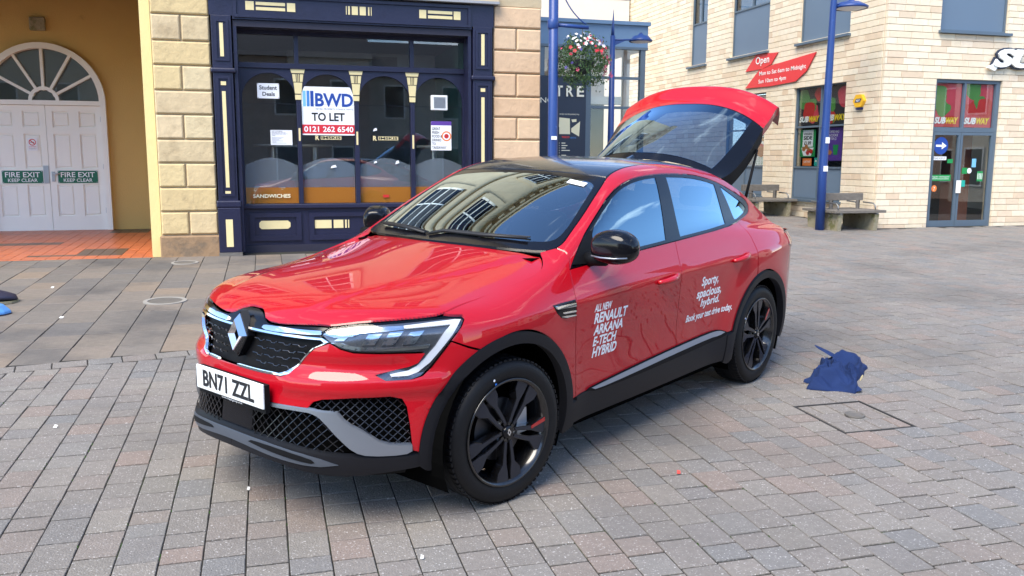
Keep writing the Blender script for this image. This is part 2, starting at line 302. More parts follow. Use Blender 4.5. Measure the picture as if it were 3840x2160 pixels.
def lay(name, matn, gen, parent, thick=.034, ch=.0026, limit=300):
    """gen yields (x0,x1,y0,y1, dz); nearest become objects of their own, the rest one stuff part"""
    near = []; cache = {}
    P = list(gen)
    sc = []
    for i, (x0, x1, y0, y1, dz) in enumerate(P):
        cx, cy = (x0+x1)/2, (y0+y1)/2; q = project((cx, cy, gz(cy)))
        vis = q and -20 < q[0] < 1044 and -20 < q[1] < 596 and not under_car(cx, cy)
        sc.append(((x1-x0)*(y1-y0)/q[2]**3*1.7 if vis else 0, i))
    own = set(i for s_, i in sorted(sc, reverse=True)[:limit] if s_ > 0)
    rest = MB()
    for i, (x0, x1, y0, y1, dz) in enumerate(P):
        a, b = x1-x0, y1-y0
        if i in own:
            key = (round(a, 3), round(b, 3))
            if key not in cache:
                mb = MB(); mb.chbox((-key[0]/2, -key[1]/2, -thick), (1, 0, 0), (0, 1, 0), (0, 0, 1), key[0], key[1], thick, ch)
                me = mb.mesh(name); me.materials.append(MATS[matn]); cache[key] = me
            o = bpy.data.objects.new(name, cache[key]); COL.objects.link(o); o.parent = parent
            cy = (y0+y1)/2; o.location = ((x0+x1)/2, cy, gz(cy)+dz); o.rotation_euler = (math.atan(SLOPE)+random.uniform(-.006, .006), random.uniform(-.006, .006), random.uniform(-.012, .012))
        else:
            j = lambda: random.uniform(-.0015, .0015)
            rest.chbox(Vector((x0+j(), y0, gz(y0)))+GN*(dz-thick), (1, 0, 0), GY, GN, a, b/GY.y, thick, ch, random.random())
    if rest.v: rest.build(name+'_field', matn, parent, kind='stuff')
def gen_setts():
    W = .168; i0 = int(-7/W)
    for i in range(i0, int(24/W)):
        x0 = i*W-.297+.0; x1 = x0+W; y = .6+random.random()*.2; ytop = 24 if x0 > 2.4 else course_line((x0+x1)/2)-.19
        while y < ytop:
            L = random.choice((.135, .16, .18, .18, .21, .24)); L *= 1 if y < 9 else 1.3
            y1 = min(y+L, ytop)
            if COVER[0]-.01 < (x0+x1)/2 < COVER[1]+.01:
                if y < COVER[2] and y1 > COVER[2]-.05: y1 = COVER[2]
                elif COVER[2]-.001 <= y < COVER[3]: y = COVER[3]; continue
            cx, cy = (x0+x1)/2, (y+y1)/2; q = project((cx, cy, gz(cy)))
            if y1-y > .06 and q and -420 < q[0] < 1450 and q[1] < 900 and not (cx > 11.3 and cy > 14.2):
                yield (x0+.0030, x1-.0030, y+.0058, y1-.0058, random.gauss(0, .0014))
            y = y1
lay('sett', 'sett', gen_setts(), ground)
def gen_edge():
    for i in range(-26, 24):
        yield None
edge = MB()   # soldier course between setts and slabs
k = 0
for i in range(-22, 22):
    x0 = -1.3+i*.232; x1 = x0+.224
    if x0 > 2.3 or x0 < -6: continue
    y0, y1 = course_line(x0)-.17, course_line(x1)-.17
    U = Vector((x1-x0, y1-y0, gz(y1)-gz(y0))); L = U.length; U.normalize(); V = GN.cross(U)
    mb = MB(); mb.chbox(Vector((x0, y0, gz(y0)))-GN*.034, U, V, GN, L, .165, .034, .004)
    mb.build('edge_sett', 'sett', ground)
def gen_slabs():
    W = .34
    for i in range(-16, 13):
        x0 = -1.86+i*W+.0; x1 = x0+W
        if x0 > 2.35: continue
        y = course_line((x0+x1)/2)+.02+random.random()*.0; first = True
        while y < 12.62:
            L = random.uniform(.32, .62); y1 = min(y+L, 12.66); 
            if 12.66-y1 < .15: y1 = 12.66
            if -7.5 < x0: yield (x0+.004, x1-.004, y+.003, y1-.003, random.gauss(.0, .0015))
            y = y1
lay('paving_slab', 'slab', gen_slabs(), ground, limit=260)
def gen_slabs2():      # fills the strip between the slabs and the angled course
    return
def tile_dark(x, y):
    if 12.98 < y < 13.22 and -3.15 < x < -1.95: return True
    if 13.22 < y < 13.75 and -2.55 < x < -1.95: return True
    if 14.3 < y < 14.6 and -4.6 < x < -3.0: return True
    if 12.95 < y < 13.25 and x < -3.75: return True
    if y > 15.9 and -2.6 < x < -1.9: return True
    return False
def gen_tiles(dark):
    W = .15
    for i in range(0, 38):
        for j in range(0, 26):
            x0 = -7.05+i*W; y0 = 12.70+j*W
            if x0+W > -1.42 or y0 > 16.4: continue
            if tile_dark(x0+W/2, y0+W/2) == dark: yield (x0+.0025, x0+W-.0025, y0+.0025, y0+W-.0025, random.gauss(0, .0008))
lay('terracotta_tile', 'terracotta', gen_tiles(False), ground, ch=.002, limit=250)
lay('dark_tile', 'darktile', gen_tiles(True), ground, ch=.002, limit=50)
# moss tufts in the joints near the camera
mm = MB()
for _ in range(900):
    i = random.randint(-16, 30); x = -.297+i*.168+random.gauss(0, .003); y = 2.6+random.random()**1.6*4.5
    if math.sin(x*3.1+y*2.3)+math.sin(y*5.2-x*1.7) < .7: continue
    r = random.uniform(.004, .010); z = gz(y)-.004
    n = 5; a0 = random.random()*6
    vs = [(x, y, z+r*.9)]+[(x+r*math.cos(a0+k*6.283/n), y+r*1.6*math.sin(a0+k*6.283/n), z-.004) for k in range(n)]
    mm.add(vs, [(0, 1+k, 1+(k+1) % n) for k in range(n)])
tag(mm.build('moss', 'moss', ground), kind='stuff')
def cover_round(x, y, r, label):
    t = thing('manhole_cover', (x, y, gz(y)), label, 'manhole cover')
    t.rotation_euler = (math.atan(SLOPE), 0, 0)
    for nm, mt, prof in (('frame', 'pale_ring', [(r*.80, .002), (r*.80, .008), (r*1.0, .008), (r*1.0, -.01)]), ('lid', 'iron', [(0, .005), (r*.78, .005), (r*.78, -.004)])):
        mb = MB().lathe(prof, 40); o = mb.build(nm, mt, None); o.parent = t
    return t
cover_round(-1.02, 9.33, .21, 'round grey manhole cover in the slabs, nearer the camera, left of the red car')
cover_round(-1.05, 12.06, .17, 'small round manhole cover close to the stone pier base')
t = thing('inspection_cover', (COVER[0], COVER[2], gz(COVER[2])), 'square inspection cover inlaid with setts around a round steel plug', 'inspection cover')
t.rotation_euler = (math.atan(SLOPE), 0, 0)
a, b = COVER[1]-COVER[0], COVER[3]-COVER[2]
def tb(mb, nm, mt): o = mb.build(nm, mt, None); o.parent = t; return o
mb = MB().plate([(0, 0), (a, 0), (a, b), (0, b)], [[(.012, .012), (a-.012, .012), (a-.012, b-.012), (.012, b-.012)]], (0, 0, 0), (1, 0, 0), (0, 1, 0), (0, 0, 1), .026, -.025); tb(mb, 'frame', 'cast_iron')
mb = MB().box(.012, a-.012, .012, b-.012, -.03, -.006); tb(mb, 'tray', 'iron')
xs = [.02, .15, .27, .40, a-.018]; ys = [.02, .19, .35, b-.018]
for j in range(3):
    sh = (0, .06, -.05)[j]
    X = [xs[0]]+[x+sh for x in xs[1:-1]]+[xs[-1]]
    for i in range(4):
        if j == 1 and i == 1: X[2] = X[2]
        tb(MB().chbox((X[i]+.005, ys[j]+.005, -.02), (1, 0, 0), (0, 1, 0), (0, 0, 1), X[i+1]-X[i]-.010, ys[j+1]-ys[j]-.010, .020, .003), 'sett', 'sett')
tb(MB().lathe([(.0, .007), (.045, .007), (.048, .011), (.06, .011), (.062, .004)], 28, (.27, .27, 0)), 'plug', 'iron')
# ================================================================== stone building with the shop
shop = thing('stone_building', (1.3, 12.72, gz(12.72)), 'old yellow sandstone building with a navy shopfront and an arched passage', 'building')
Ys = 12.70
# piers of dressed stones
def pier(xa, xb, top, joints, matn, seed):
    rs = random.Random(seed); zs = joints
    for i in range(len(zs)-1):
        z0, z1 = zs[i], zs[i+1]
        base = i == 0 and matn == 'quoin'
        cuts = [xa, xb] if i % 2 == 0 else [xa, xa+(xb-xa)*(.49+rs.uniform(-.02, .02)), xb]
        for c0, c1 in zip(cuts[:-1], cuts[1:]):
            ex = .05 if base else 0
            mb = MB(); nx, nz = 7, 5; g = .010; w, h = c1-c0-2*g+2*ex*.5, z1-z0-2*g
            # chamfered block with a slightly uneven worn face
            d = .045+ex
            mb.chbox((c0+g-ex*.5, Ys+.06, z0+g), XU, ZU, YN, w, h, d+.02, .016, rs.random())
            mb.build('plinth_stone' if base else 'quoin_stone', 'plinth_stone' if base else matn, shop, bevel=.006)
ZJ = [.30, .65, .97, 1.30, 1.63, 1.95, 2.28, 2.60, 2.93, 3.25, 3.59, 3.92]
pier(-1.39, -.64, 3.9, ZJ, 'quoin', 3)
pier(3.30, 4.04, 3.9, [.30, .67, 1.0, 1.35, 1.69, 1.99, 2.32, 2.62, 2.96, 3.29, 3.61, 3.92], 'quoin_pink', 5)
box('pier_core', 'sandstone', shop, -1.385, -.645, 12.735, 16.49, .1, 3.92)
box('pier_core', 'sandstone', shop, 3.305, 4.035, 12.735, 19.0, .1, 3.92)
box('painted_jamb', 'yellow_paint', shop, -1.52, -1.39, 12.735, 12.95, .3, 3.92)
# passage: back wall with the arched door opening, side wall, ceiling
DX0, DX1, DZ = -4.47, -2.57, 2.64; RC = (DX0+DX1)/2; RR = (DX1-DX0)/2
opening = [(DX0, .2), (DX1, .2)]+arc(RC, DZ, RR, 0, 180, 28)
MB().plate([(-9, .1), (-1.40, .1), (-1.40, 4.5), (-9, 4.5)], [[(x, max(z, .2)) for x, z in opening]], (0, 16.5, 0), XU, ZU, YN, .3, -.3).build('passage_wall', 'ochre', shop)
box('passage_side', 'ochre', shop, -1.52, -1.40, 12.95, 16.5, .2, 3.95)
box('passage_ceiling', 'soffit', shop, -9, -1.40, 13.1, 16.6, 4.40, 4.5)
# door set in the arch
fr = MB().plate([(DX0, .42), (DX1, .42)]+arc(RC, DZ, RR, 0, 180, 28), [[(DX0+.09, .425), (DX1-.09, .425), (DX1-.09, DZ-.07), (DX0+.09, DZ-.07)], [(p[0], max(p[1], DZ)) for p in arc(RC, DZ+.005, RR-.10, 0, 180, 28)]], (0, 16.5, 0), XU, ZU, YN, .12, -.02).build('door_frame', 'white_gloss', shop, bevel=.006)
fan = fr
for a in range(1, 6):
    an = rad(a*30); c, s_ = math.cos(an), math.sin(an)
    w = .022; p0 = Vector((RC+.17*c, 0, DZ+.17*s_)); p1 = Vector((RC+(RR-.09)*c, 0, DZ+(RR-.09)*s_)); t_ = Vector((-s_, 0, c))*w
    if a in (0, 6): continue
    MB().plate([(p0.x-t_.x, p0.z-t_.z), (p1.x-t_.x, p1.z-t_.z), (p1.x+t_.x, p1.z+t_.z), (p0.x+t_.x, p0.z+t_.z)], [], (0, 16.5, 0), XU, ZU, YN, .07, .0).build('fanlight_bar', 'white_gloss', fan, bevel=.004)
MB().plate(arc(RC, DZ, .235, 0, 180, 18)+[(RC-.18, DZ)]+arc(RC, DZ, .18, 180, 0, 18), [], (0, 16.5, 0), XU, ZU, YN, .08, .0).build('fanlight_arch', 'white_gloss', fan)
MB().plate(arc(RC, DZ, RR-.09, 0, 180, 28), [], (0, 16.53, 0), XU, ZU, YN, .006).build('fanlight_pane', 'shop_glass', fan)
for s_, (xa, xb) in enumerate(((DX0+.09, RC-.003), (RC+.003, DX1-.09))):
    W_ = xb-xa; holes = []
    for (za, zb) in ((.70, 1.24), (1.51, 2.09), (2.20, 2.47)):
        for k in range(2):
            x0 = xa+.10+k*(W_/2-.02); holes.append((x0, x0+W_/2-.16, za, zb))
    dz = MB().plate([(xa, .43), (xb, .43), (xb, DZ-.075), (xa, DZ-.075)], [[(h[0], h[2]), (h[1], h[2]), (h[1], h[3]), (h[0], h[3])] for h in holes], (0, 16.5, 0), XU, ZU, YN, .05, .0).build('door', 'white_gloss', shop, bevel=.004)
    for h in holes:
        MB().box(h[0]-.005, h[1]+.005, 16.475, 16.49, h[2]-.005, h[3]+.005).build('panel', 'white_gloss', dz)
        MB().chbox((h[0]+.02, 16.476, h[2]+.02), XU, ZU, YN, h[1]-h[0]-.04, h[3]-h[2]-.04, .018, .017).build('raised_panel', 'white_gloss', dz)
    if s_ == 1:
        MB().box(xa+.03, xa+.085, 16.43, 16.452, 1.29, 1.46).build('lock_plate', 'steel', dz, bevel=.004)
        MB().tube([(xa+.058, 16.43, 1.42), (xa+.058, 16.385, 1.42), (xa+.17, 16.38, 1.425)], .011).build('handle', 'steel', dz, smooth=True)
        for z in (.75, 1.5, 2.3): MB().box(xb-.012, xb+.012, 16.436, 16.452, z, z+.09).build('hinge', 'steel', dz)
    else:
        MB().box(xb-.085, xb-.004, 16.44, 16.452, 1.26, 1.56).build('push_plate', 'steel', dz)
box('lobby_back', 'inside_wall', shop, -7, -1.5, 17.8, 17.9, .2, 4.2); box('lobby_ceiling', 'inside_wall', shop, -7, -1.5, 16.85, 17.8, 3.7, 3.8)
box('vent_box', 'concrete', shop, -3.66, -3.42, 16.42, 16.5, 3.78, 4.0, bevel=.02)
# upper storeys (seen in the car's windscreen)
holes = []
for wx in (-6.6, -4.3, -2.0, .3, 2.6):
    for z0, z1 in ((4.75, 6.65), (8.0, 9.7)): holes.append((wx-.55, wx+.55, z0, z1))
MB().plate([(-9, 4.5), (4.04, 4.5), (4.04, 10.6), (-9, 10.6)], [[(h[0], h[2]), (h[1], h[2]), (h[1], h[3]), (h[0], h[3])] for h in holes], (0, 12.72, 0), XU, ZU, YN, .35, -.35).build('upper_wall', 'sandstone', shop)
MB().plate([(-9, 3.92), (4.04, 3.92), (4.04, 4.5), (-9, 4.5)], [], (0, 12.72, 0), XU, ZU, YN, .35, -.35).build('upper_wall', 'sandstone', shop)
box('upper_side_wall', 'sandstone', shop, 3.7, 4.035, 13.07, 19, 3.92, 10.6)
for h in holes:
    w = MB(); x0, x1, z0, z1 = h
    for b_ in ((x0, x0+.07, z0, z1), (x1-.07, x1, z0, z1), (x0, x1, z0, z0+.08), (x0, x1, z1-.07, z1), (x0, x1, (z0+z1)/2-.03, (z0+z1)/2+.03), ((x0+x1)/2-.015, (x0+x1)/2+.015, z0, z1), (x0, x1, z0+(z1-z0)*.25, z0+(z1-z0)*.25+.025), (x0, x1, z0+(z1-z0)*.75, z0+(z1-z0)*.75+.025)):
        w.box(b_[0], b_[1], 12.86, 12.92, b_[2], b_[3])
    wo = w.build('sash_window', 'white_gloss', shop); box('pane', 'dark_glass', wo, x0+.02, x1-.02, 12.90, 12.908, z0+.02, z1-.02)
    box('window_sill', 'sandstone', shop, x0-.12, x1+.12, 12.60, 12.74, z0-.16, z0, bevel=.01)
    MB().plate([(x0-.16, z0), (x1+.16, z0), (x1+.16, z1+.22), (x0-.16, z1+.22)], [[(x0, z0+.001), (x1, z0+.001), (x1, z1), (x0, z1)]], (0, 12.72, 0), XU, ZU, YN, .06, .0).build('window_surround', 'sandstone', shop)
box('upper_room', 'inside_dark', shop, -8.9, 3.6, 13.6, 13.7, 4.6, 10.4)
box('string_course', 'sandstone', shop, -9, 4.06, 12.58, 12.74, 7.2, 7.42, bevel=.02)
cor = box('cornice', 'sandstone', shop, -9, 4.25, 12.35, 12.74, 10.6, 10.85, bevel=.03)
box('cornice_step', 'sandstone', cor, -9, 4.3, 12.25, 12.74, 10.85, 11.0, bevel=.02)
for i in range(44): box('dentil', 'sandstone', cor, -8.9+i*.3, -8.9+i*.3+.15, 12.46, 12.72, 10.40, 10.595)
# shopfront joinery
WX0, WX1, WY = -.34, 2.96, 13.05
def motif(parent, rects, y):
    for r in rects: MB().box(r[0], r[1], y-.006, y+.004, r[2], r[3]).build('gold_inlay', 'gold', parent)
for side, (xa, xb) in enumerate(((-.645, -.345), (2.965, 3.295))):
    cx = (xa+xb)/2
    p = box('pilaster', 'navy', shop, xa+.02, xb-.02, 12.66, 13.1, .64, 3.60, bevel=.006)
    for (za, zb) in ((3.0, 3.55), (1.18, 2.80)):
        MB().plate([(xa+.055, za), (xb-.055, za), (xb-.055, zb), (xa+.055, zb)], [[(xa+.09, za+.035), (xb-.09, za+.035), (xb-.09, zb-.035), (xa+.09, zb-.035)]], (0, 12.66, 0), XU, ZU, YN, .016).build('moulding', 'navy', p, bevel=.004)
    motif(p, [(cx-.024, cx+.024, 3.06, 3.72 if False else 3.5)], 12.66)
    motif(p, [(cx-.024, cx+.024, 1.30, 2.60), (cx-.034, cx+.034, 2.68, 2.73), (cx-.036, cx+.036, 1.20, 1.25)], 12.66)
    box('moulded_band', 'navy', p, xa-.01, xb+.02, 12.63, 13.06, 2.845, 2.91, bevel=.02); box('moulded_band', 'navy', p, xa-.01, xb+.02, 12.63, 13.06, 1.02, 1.12, bevel=.02)
    pl = box('pilaster_base', 'navy', shop, xa+.005, xb+.005, 12.62, 13.06, .40, 1.02, bevel=.008)
    motif(pl, [(cx-.046, cx+.046, .48, .86)], 12.62)
    box('rusty_shoe', 'iron', pl, xa+.0, xb+.01, 12.615, 13.06, .30, .40)
fa = box('fascia', 'navy', shop, -.345, 2.965, 12.67, 13.1, 3.56, 3.90)
MB().plate([(-.33, 3.585), (2.95, 3.585), (2.95, 3.885), (-.33, 3.885)], [[(-.29, 3.62), (2.91, 3.62), (2.91, 3.85), (-.29, 3.85)]], (0, 12.67, 0), XU, ZU, YN, .025).build('moulding', 'navy', fa, bevel=.006)
box('fascia_end', 'navy', fa, -.645, -.345, 12.67, 13.05, 3.60, 3.92); box('fascia_end', 'navy', fa, 2.965, 3.295, 12.67, 13.05, 3.60, 3.92)
zf = 3.685
motif(fa, [(-.17, -.06, zf, zf+.115), (-.035, .35, zf+.07, zf+.112), (-.035, .35, zf+.003, zf+.045), (.375, .485, zf, zf+.115)], 12.67)
motif(fa, [(2.20, 2.30, zf, zf+.115), (2.325, 2.68, zf+.07, zf+.112), (2.325, 2.68, zf+.003, zf+.045), (2.70, 2.80, zf, zf+.115)], 12.67)
motif(fa, [(1.17, 1.18, zf, zf+.115), (1.20, 1.225, zf, zf+.115), (1.25, 1.335, zf, zf+.115), (1.36, 1.445, zf, zf+.115), (1.475, 1.495, zf, zf+.115), (1.515, 1.525, zf, zf+.115)], 12.67)
box('lead_flashing', 'lead', shop, -.70, 3.36, 12.58, 12.73, 3.92, 3.955); box('stone_ledge', 'sandstone', shop, -.70, 3.36, 12.60, 12.735, 3.957, 4.06)
box('shop_soffit', 'dark_timber', shop, -.345, 2.965, 12.70, 13.0, 3.47, 3.555)
box('shop_jamb', 'navy', shop, -.345, -.30, 12.70, 13.03, .40, 3.47); box('shop_jamb', 'navy', shop, 2.92, 2.965, 12.70, 13.03, .40, 3.47)
wf = box('window_head', 'navy', shop, -.30, 2.92, 12.99, 13.09, 3.42, 3.47)
box('transom', 'navy', shop, -.30, 2.92, 12.985, 13.09, 2.955, 3.03, bevel=.004)
for x in (.46, 2.11): box('transom_mullion', 'navy', shop, x, x+.06, 12.99, 13.09, 3.03, 3.42, bevel=.004)
ax = [(-.27, .47), (.535, 1.285), (1.355, 2.11), (2.175, 2.90)]
arch_holes = [[(a, 2.47), (b, 2.47)]+[p for p in arc((a+b)/2, 2.53, (b-a)/2-.0, 0, 180, 22, rz=.365)] for a, b in ax]
MB().plate([(-.30, 2.468), (2.92, 2.468), (2.92, 2.955), (-.30, 2.955)], [[(x, max(z, 2.4685)) for x, z in h] for h in arch_holes], (0, 13.05, 0), XU, ZU, YN, .035, -.0).build('arched_head', 'navy', shop)
for i in range(3):
    xm = (ax[i][1]+ax[i+1][0])/2
    mu = box('mullion', 'navy', shop, ax[i][1]+.002, ax[i+1][0]-.002, 12.985, 13.09, 1.05, 2.468, bevel=.004)
    for (wa, wb, za, zb) in ((.10, .088, 2.955, 2.90), (.078, .065, 2.885, 2.78), (.06, .045, 2.77, 2.615), (.046, .042, 2.60, 2.53)):
        if za == 2.885:
            for (p, q) in ((-1, -.38), (-.22, -.08), (.08, .22), (.38, 1)):
                MB().plate([(xm+p*wa, za), (xm+q*wa, za), (xm+q*wb, zb), (xm+p*wb, zb)], [], (0, 13.015, 0), XU, ZU, YN, .012).build('keystone_inlay', 'gold', mu)
        else:
            MB().plate([(xm-wa, za), (xm+wa, za), (xm+wb, zb), (xm-wb, zb)], [], (0, 13.015, 0), XU, ZU, YN, .012).build('keystone_inlay', 'gold', mu)
    box('peeling_paint', 'gold', mu, xm-.012, xm+.014, 12.979, 12.984, 1.95-.05*i, 2.13-.04*i)
box('window_stile', 'navy', shop, -.30, -.27, 12.99, 13.09, 1.05, 2.468); box('window_stile', 'navy', shop, 2.90, 2.92, 12.99, 13.09, 1.05, 2.468)
box('shop_sill', 'navy', shop, -.345, 2.965, 12.93, 13.1, .985, 1.05, bevel=.012)
sr = box('stallriser', 'navy', shop, -.345, 2.965, 12.99, 13.1, .33, .985)
for i, (a, b) in enumerate(((-.23, .49), (.60, 1.50), (1.58, 2.10), (2.18, 2.88))):
    MB().plate([(a, .52), (b, .52), (b, .92), (a, .92)], [[(a+.07, .60), (b-.07, .60), (b-.07, .86), (a+.07, .86)]], (0, 12.99, 0), XU, ZU, YN, .03).build('moulding', 'navy', sr, bevel=.012)
MB().plate([(-.10, .72), (-.07, .69), (.30, .69), (.335, .72), (.335, .78), (.30, .81), (-.07, .81), (-.10, .78)], [], (0, 12.99, 0), XU, ZU, YN, .008).build('gold_inlay', 'gold', sr)
motif(sr, [(.68, .92, .69, .81), (.95, 1.09, .69, .81), (1.115, 1.14, .69, .81), (1.16, 1.175, .69, .81), (1.42, 1.43, .72, .82)], 12.985)
box('skirting', 'dark_timber', sr, -.34, 2.96, 12.96, 13.0, .30, .46)
# panes with frosted lower part
for (a, b) in ax:
    pn = MB().plate([(a+.003, 1.055), (b-.003, 1.055), (b-.003, 2.53)]+[p for p in arc((a+b)/2, 2.53, (b-a)/2-.004, 0, 180, 22, rz=.36)][1:-1]+[(a+.003, 2.53)], [], (0, 13.055, 0), XU, ZU, YN, .006, -.006).build('window_pane', 'shop_glass', shop)
    MB().plate([(a+.004, 1.285), (b-.004, 1.285), (b-.004, 1.60)]+[(a+(b-a)*(1-i/12), 1.60+.11*math.sin(math.pi*i/12)) for i in range(1, 12)]+[(a+.004, 1.60)], [], (0, 13.066, 0), XU, ZU, YN, .003).build('frosted_film', 'frost_film', pn)
    MB().box(a+.004, b-.004, 13.064, 13.067, 1.056, 1.284).build('orange_band', 'orange_vinyl', pn)
for (a, b) in ((-.30, .46), (.52, 2.11), (2.17, 2.92)): box('window_pane', 'shop_glass', shop, a, b, 13.05, 13.056, 3.03, 3.42)
box('shop_back_wall', 'inside_grey', shop, -.64, 3.3, 16.2, 16.3, .3, 3.6); box('shop_ceiling', 'inside_wall', shop, -.64, 3.3, 13.1, 16.2, 3.56, 3.62); box('shop_floor', 'inside_dark', shop, -.64, 3.3, 13.1, 16.2, .35, .42)
box('shop_side', 'inside_grey', shop, -.64, -.6, 13.1, 16.2, .42, 3.56); box('shop_side', 'inside_teal', shop, 3.1, 3.29, 13.1, 16.2, .42, 3.56)
t = thing('duct', (1.6, 14.4, 3.1), 'grey ceiling duct inside the empty shop', 'duct'); box('casing', 'galv', t, .4, 2.7, 14.2, 14.7, 3.05, 3.35); box('grille', 'iron', t, 1.7, 2.1, 14.19, 14.2, 3.1, 3.3)
for x, nm in ((.12, 'first'), (.75, 'second'), (2.60, 'rightmost')):
    t = thing('cafe_table', (x, 13.75, .42), 'round pedestal table behind the frosted glass, %s from the left' % nm if nm != 'rightmost' else 'round pedestal table behind the frosted glass at the right end of the shop', 'table', 'tables inside the empty shop')
    MB().lathe([(0, 1.87), (.27, 1.87), (.28, 1.89), (.27, 1.91), (0, 1.91)], 24, (x, 13.75, 0)).build('table_top', 'inside_wall', t); MB().lathe([(.05, .42), (.05, 1.87)], 16, (x, 13.75, 0)).build('pedestal', 'steel', t, smooth=True); MB().lathe([(0, .44), (.22, .44), (.24, .42)], 20, (x, 13.75, 0)).build('foot', 'steel', t)
# ------------------------------------------------------------------ notices on the shop and doors
def sign(name, label, cat, x0, x1, z0, z1, y, matn, th=.004):
    t = thing(name, (x0, y, z0), label, cat); b = box('board', matn, t, x0, x1, y-th, y, z0, z1); t['_y'] = y-th; return t
def tx(t, s, mt, x, z, w=None, h=None, y=None, **k): return text('lettering', s, mt, t, (x, (y if y else t['_y']), z), XU, ZU, YN, w, h, **k)
t = sign('notice', 'white Student Deals notice in the left arched window', 'notice', -.06, .24, 2.54, 2.75, 13.03, 'paper')
tx(t, 'Student', 'black_print', -.03, 2.66, .24, .06, bold=.02); tx(t, 'Deals', 'black_print', .01, 2.575, .17, .055, bold=.02)
for a, b in ((-.05, 2.55), (.23, 2.55), (.23, 2.74), (-.05, 2.74)): MB().lathe([(0, 0), (.006, 0)], 10, (a, t['_y']-.001, b), 'Y').build('pin', 'iron', t)
t = sign('notice', 'white typed closure notice low in the left arched window', 'notice', .10, .40, 1.89, 2.10, 13.03, 'paper')
tx(t, 'DUE TO UNFORESEEN\nCIRCUMSTANCES THIS CAFE\nON THURSDAY AND CLOSED TO\nTRADE', 'grey_print', .12, 2.02, .22, .07, align='LEFT')
for i in range(6): MB().box(.12, .12+(.16, .13, .1, .15, .06, .2)[i], t['_y']-.001, t['_y'], 1.99-i*.015, 1.994-i*.015).build('print_line', 'grey_print', t)
t = sign('to_let_board', 'large white and red TO LET board in the second arched window', 'sign', .545, 1.29, 2.035, 2.72, 13.028, 'white_print', .012)
box('red_band', 'sign_red', t, .545, 1.29, t['_y']-.002, t['_y'], 2.055, 2.185); box('white_edge', 'paper', t, .545, 1.29, t['_y']-.0021, t['_y']-.0002, 2.035, 2.052)
for i, (c, w) in enumerate((('bwd_light', .04), ('bwd_mid', .04), ('bwd_blue', .045))): MB().box(.565+i*.052, .565+i*.052+w, t['_y']-.002, t['_y'], 2.44, 2.66).build('stripe', c, t)
tx(t, 'BWD', 'bwd_blue', .735, 2.44, .54, .19, bold=.03); tx(t, 'RETAIL PROPERTY CONSULTANTS', 'grey_print', .74, 2.395, .53, .022); tx(t, 'TO LET', 'black_print', .68, 2.235, .47, .12, bold=.03); tx(t, '0121 262 6540', 'white_print', .57, 2.08, .70, .08, bold=.02, n0=.004)
for x0 in (.71, 1.54):
    t = sign('shop_name_plate', 'cream and black shop name plate on the %s arched window' % ('second' if x0 < 1 else 'third'), 'name plate', x0, x0+.39, 1.965, 2.03, 13.03, 'black_print')
    box('face', 'gold', t, x0+.005, x0+.385, t['_y']-.001, t['_y'], 1.972, 2.024); b = box('capital_panel', 'black_print', t, x0-.005, x0+.09, t['_y']-.003, t['_y'], 1.955, 2.042)
    tx(t, 'R', 'gold', x0+.015, 1.965, .055, .068, bold=.04, n0=.005); tx(t, 'IMSKIS', 'black_print', x0+.10, 1.98, .275, .038, bold=.03, n0=.003)
t = thing('extractor_fan', (2.42, 13.03, 2.42), 'white square extractor fan in the right arched window', 'extractor fan'); box('housing', 'pvc_white', t, 2.42, 2.67, 12.99, 13.048, 2.42, 2.64, bevel=.01)
for i in range(12): box('louvre', 'grey_print', t, 2.46, 2.635, 12.984, 12.989, 2.455+i*.0135, 2.461+i*.0135)
t = sign('poster', 'great fresh food poster with hand lettering in the right arched window', 'poster', 2.42, 2.73, 1.83, 2.26, 13.03, 'paper')
box('blue_header', 'purple', t, 2.42, 2.73, t['_y']-.001, t['_y'], 2.20, 2.26)
tx(t, 'GREAT\nFRESH\nFOOD &\nDRINKS\nTO\nTAKEAWAY', 'black_print', 2.435, 1.85, .22, .32, align='LEFT', bold=.01)
MB().lathe([(.055, 0), (.075, 0)], 24, (2.655, t['_y']-.001, 2.04), 'Y').build('stamp', 'orange', t); MB().lathe([(0, 0), (.035, 0)], 16, (2.655, t['_y']-.001, 2.04), 'Y').build('stamp_cup', 'tomato', t)
for s_, x, w in (('SANDWICHES', -.17, .52), ('HOMEMADE\nDAILY SPECIALS', 2.32, .46)):
    t = thing('window_lettering', (x, 13.05, 1.12), 'cream %s lettering on the orange band' % s_.split('\n')[0].lower(), 'lettering')
    if w > .5: tx(t, s_, 'map_cream', x, 1.135, w, .055, y=13.046, bold=.02)
    else: tx(t, s_, 'map_cream', x, 1.10, w, .12, y=13.046, bold=.01)
for (x, z, w, h, nm) in ((1.56, 2.10, .06, .05, 'third arched window above its name plate'), (1.56, 1.63, .05, .04, 'left part of the third arched window'), (1.88, 1.62, .06, .06, 'right part of the third arched window'), (.93, 1.56, .09, .05, 'second arched window')):
    t = thing('paper_scrap', (x, 13.04, z), 'torn white paper scrap stuck on the %s' % nm, 'paper scrap', 'paper scraps left on the shop glass'); MB().plate([(x, z), (x+w, z+.3*h), (x+.8*w, z+h), (x+.2*w, z+.7*h)], [], (0, 13.044, 0), XU, ZU, YN, .002).build('scrap', 'paper', t)
t = thing('sticker', (1.69, 13.04, 1.12), 'small red and white sticker on the orange band', 'sticker'); MB().box(1.69, 1.78, 13.042, 13.045, 1.13, 1.17).build('face', 'tomato', t)
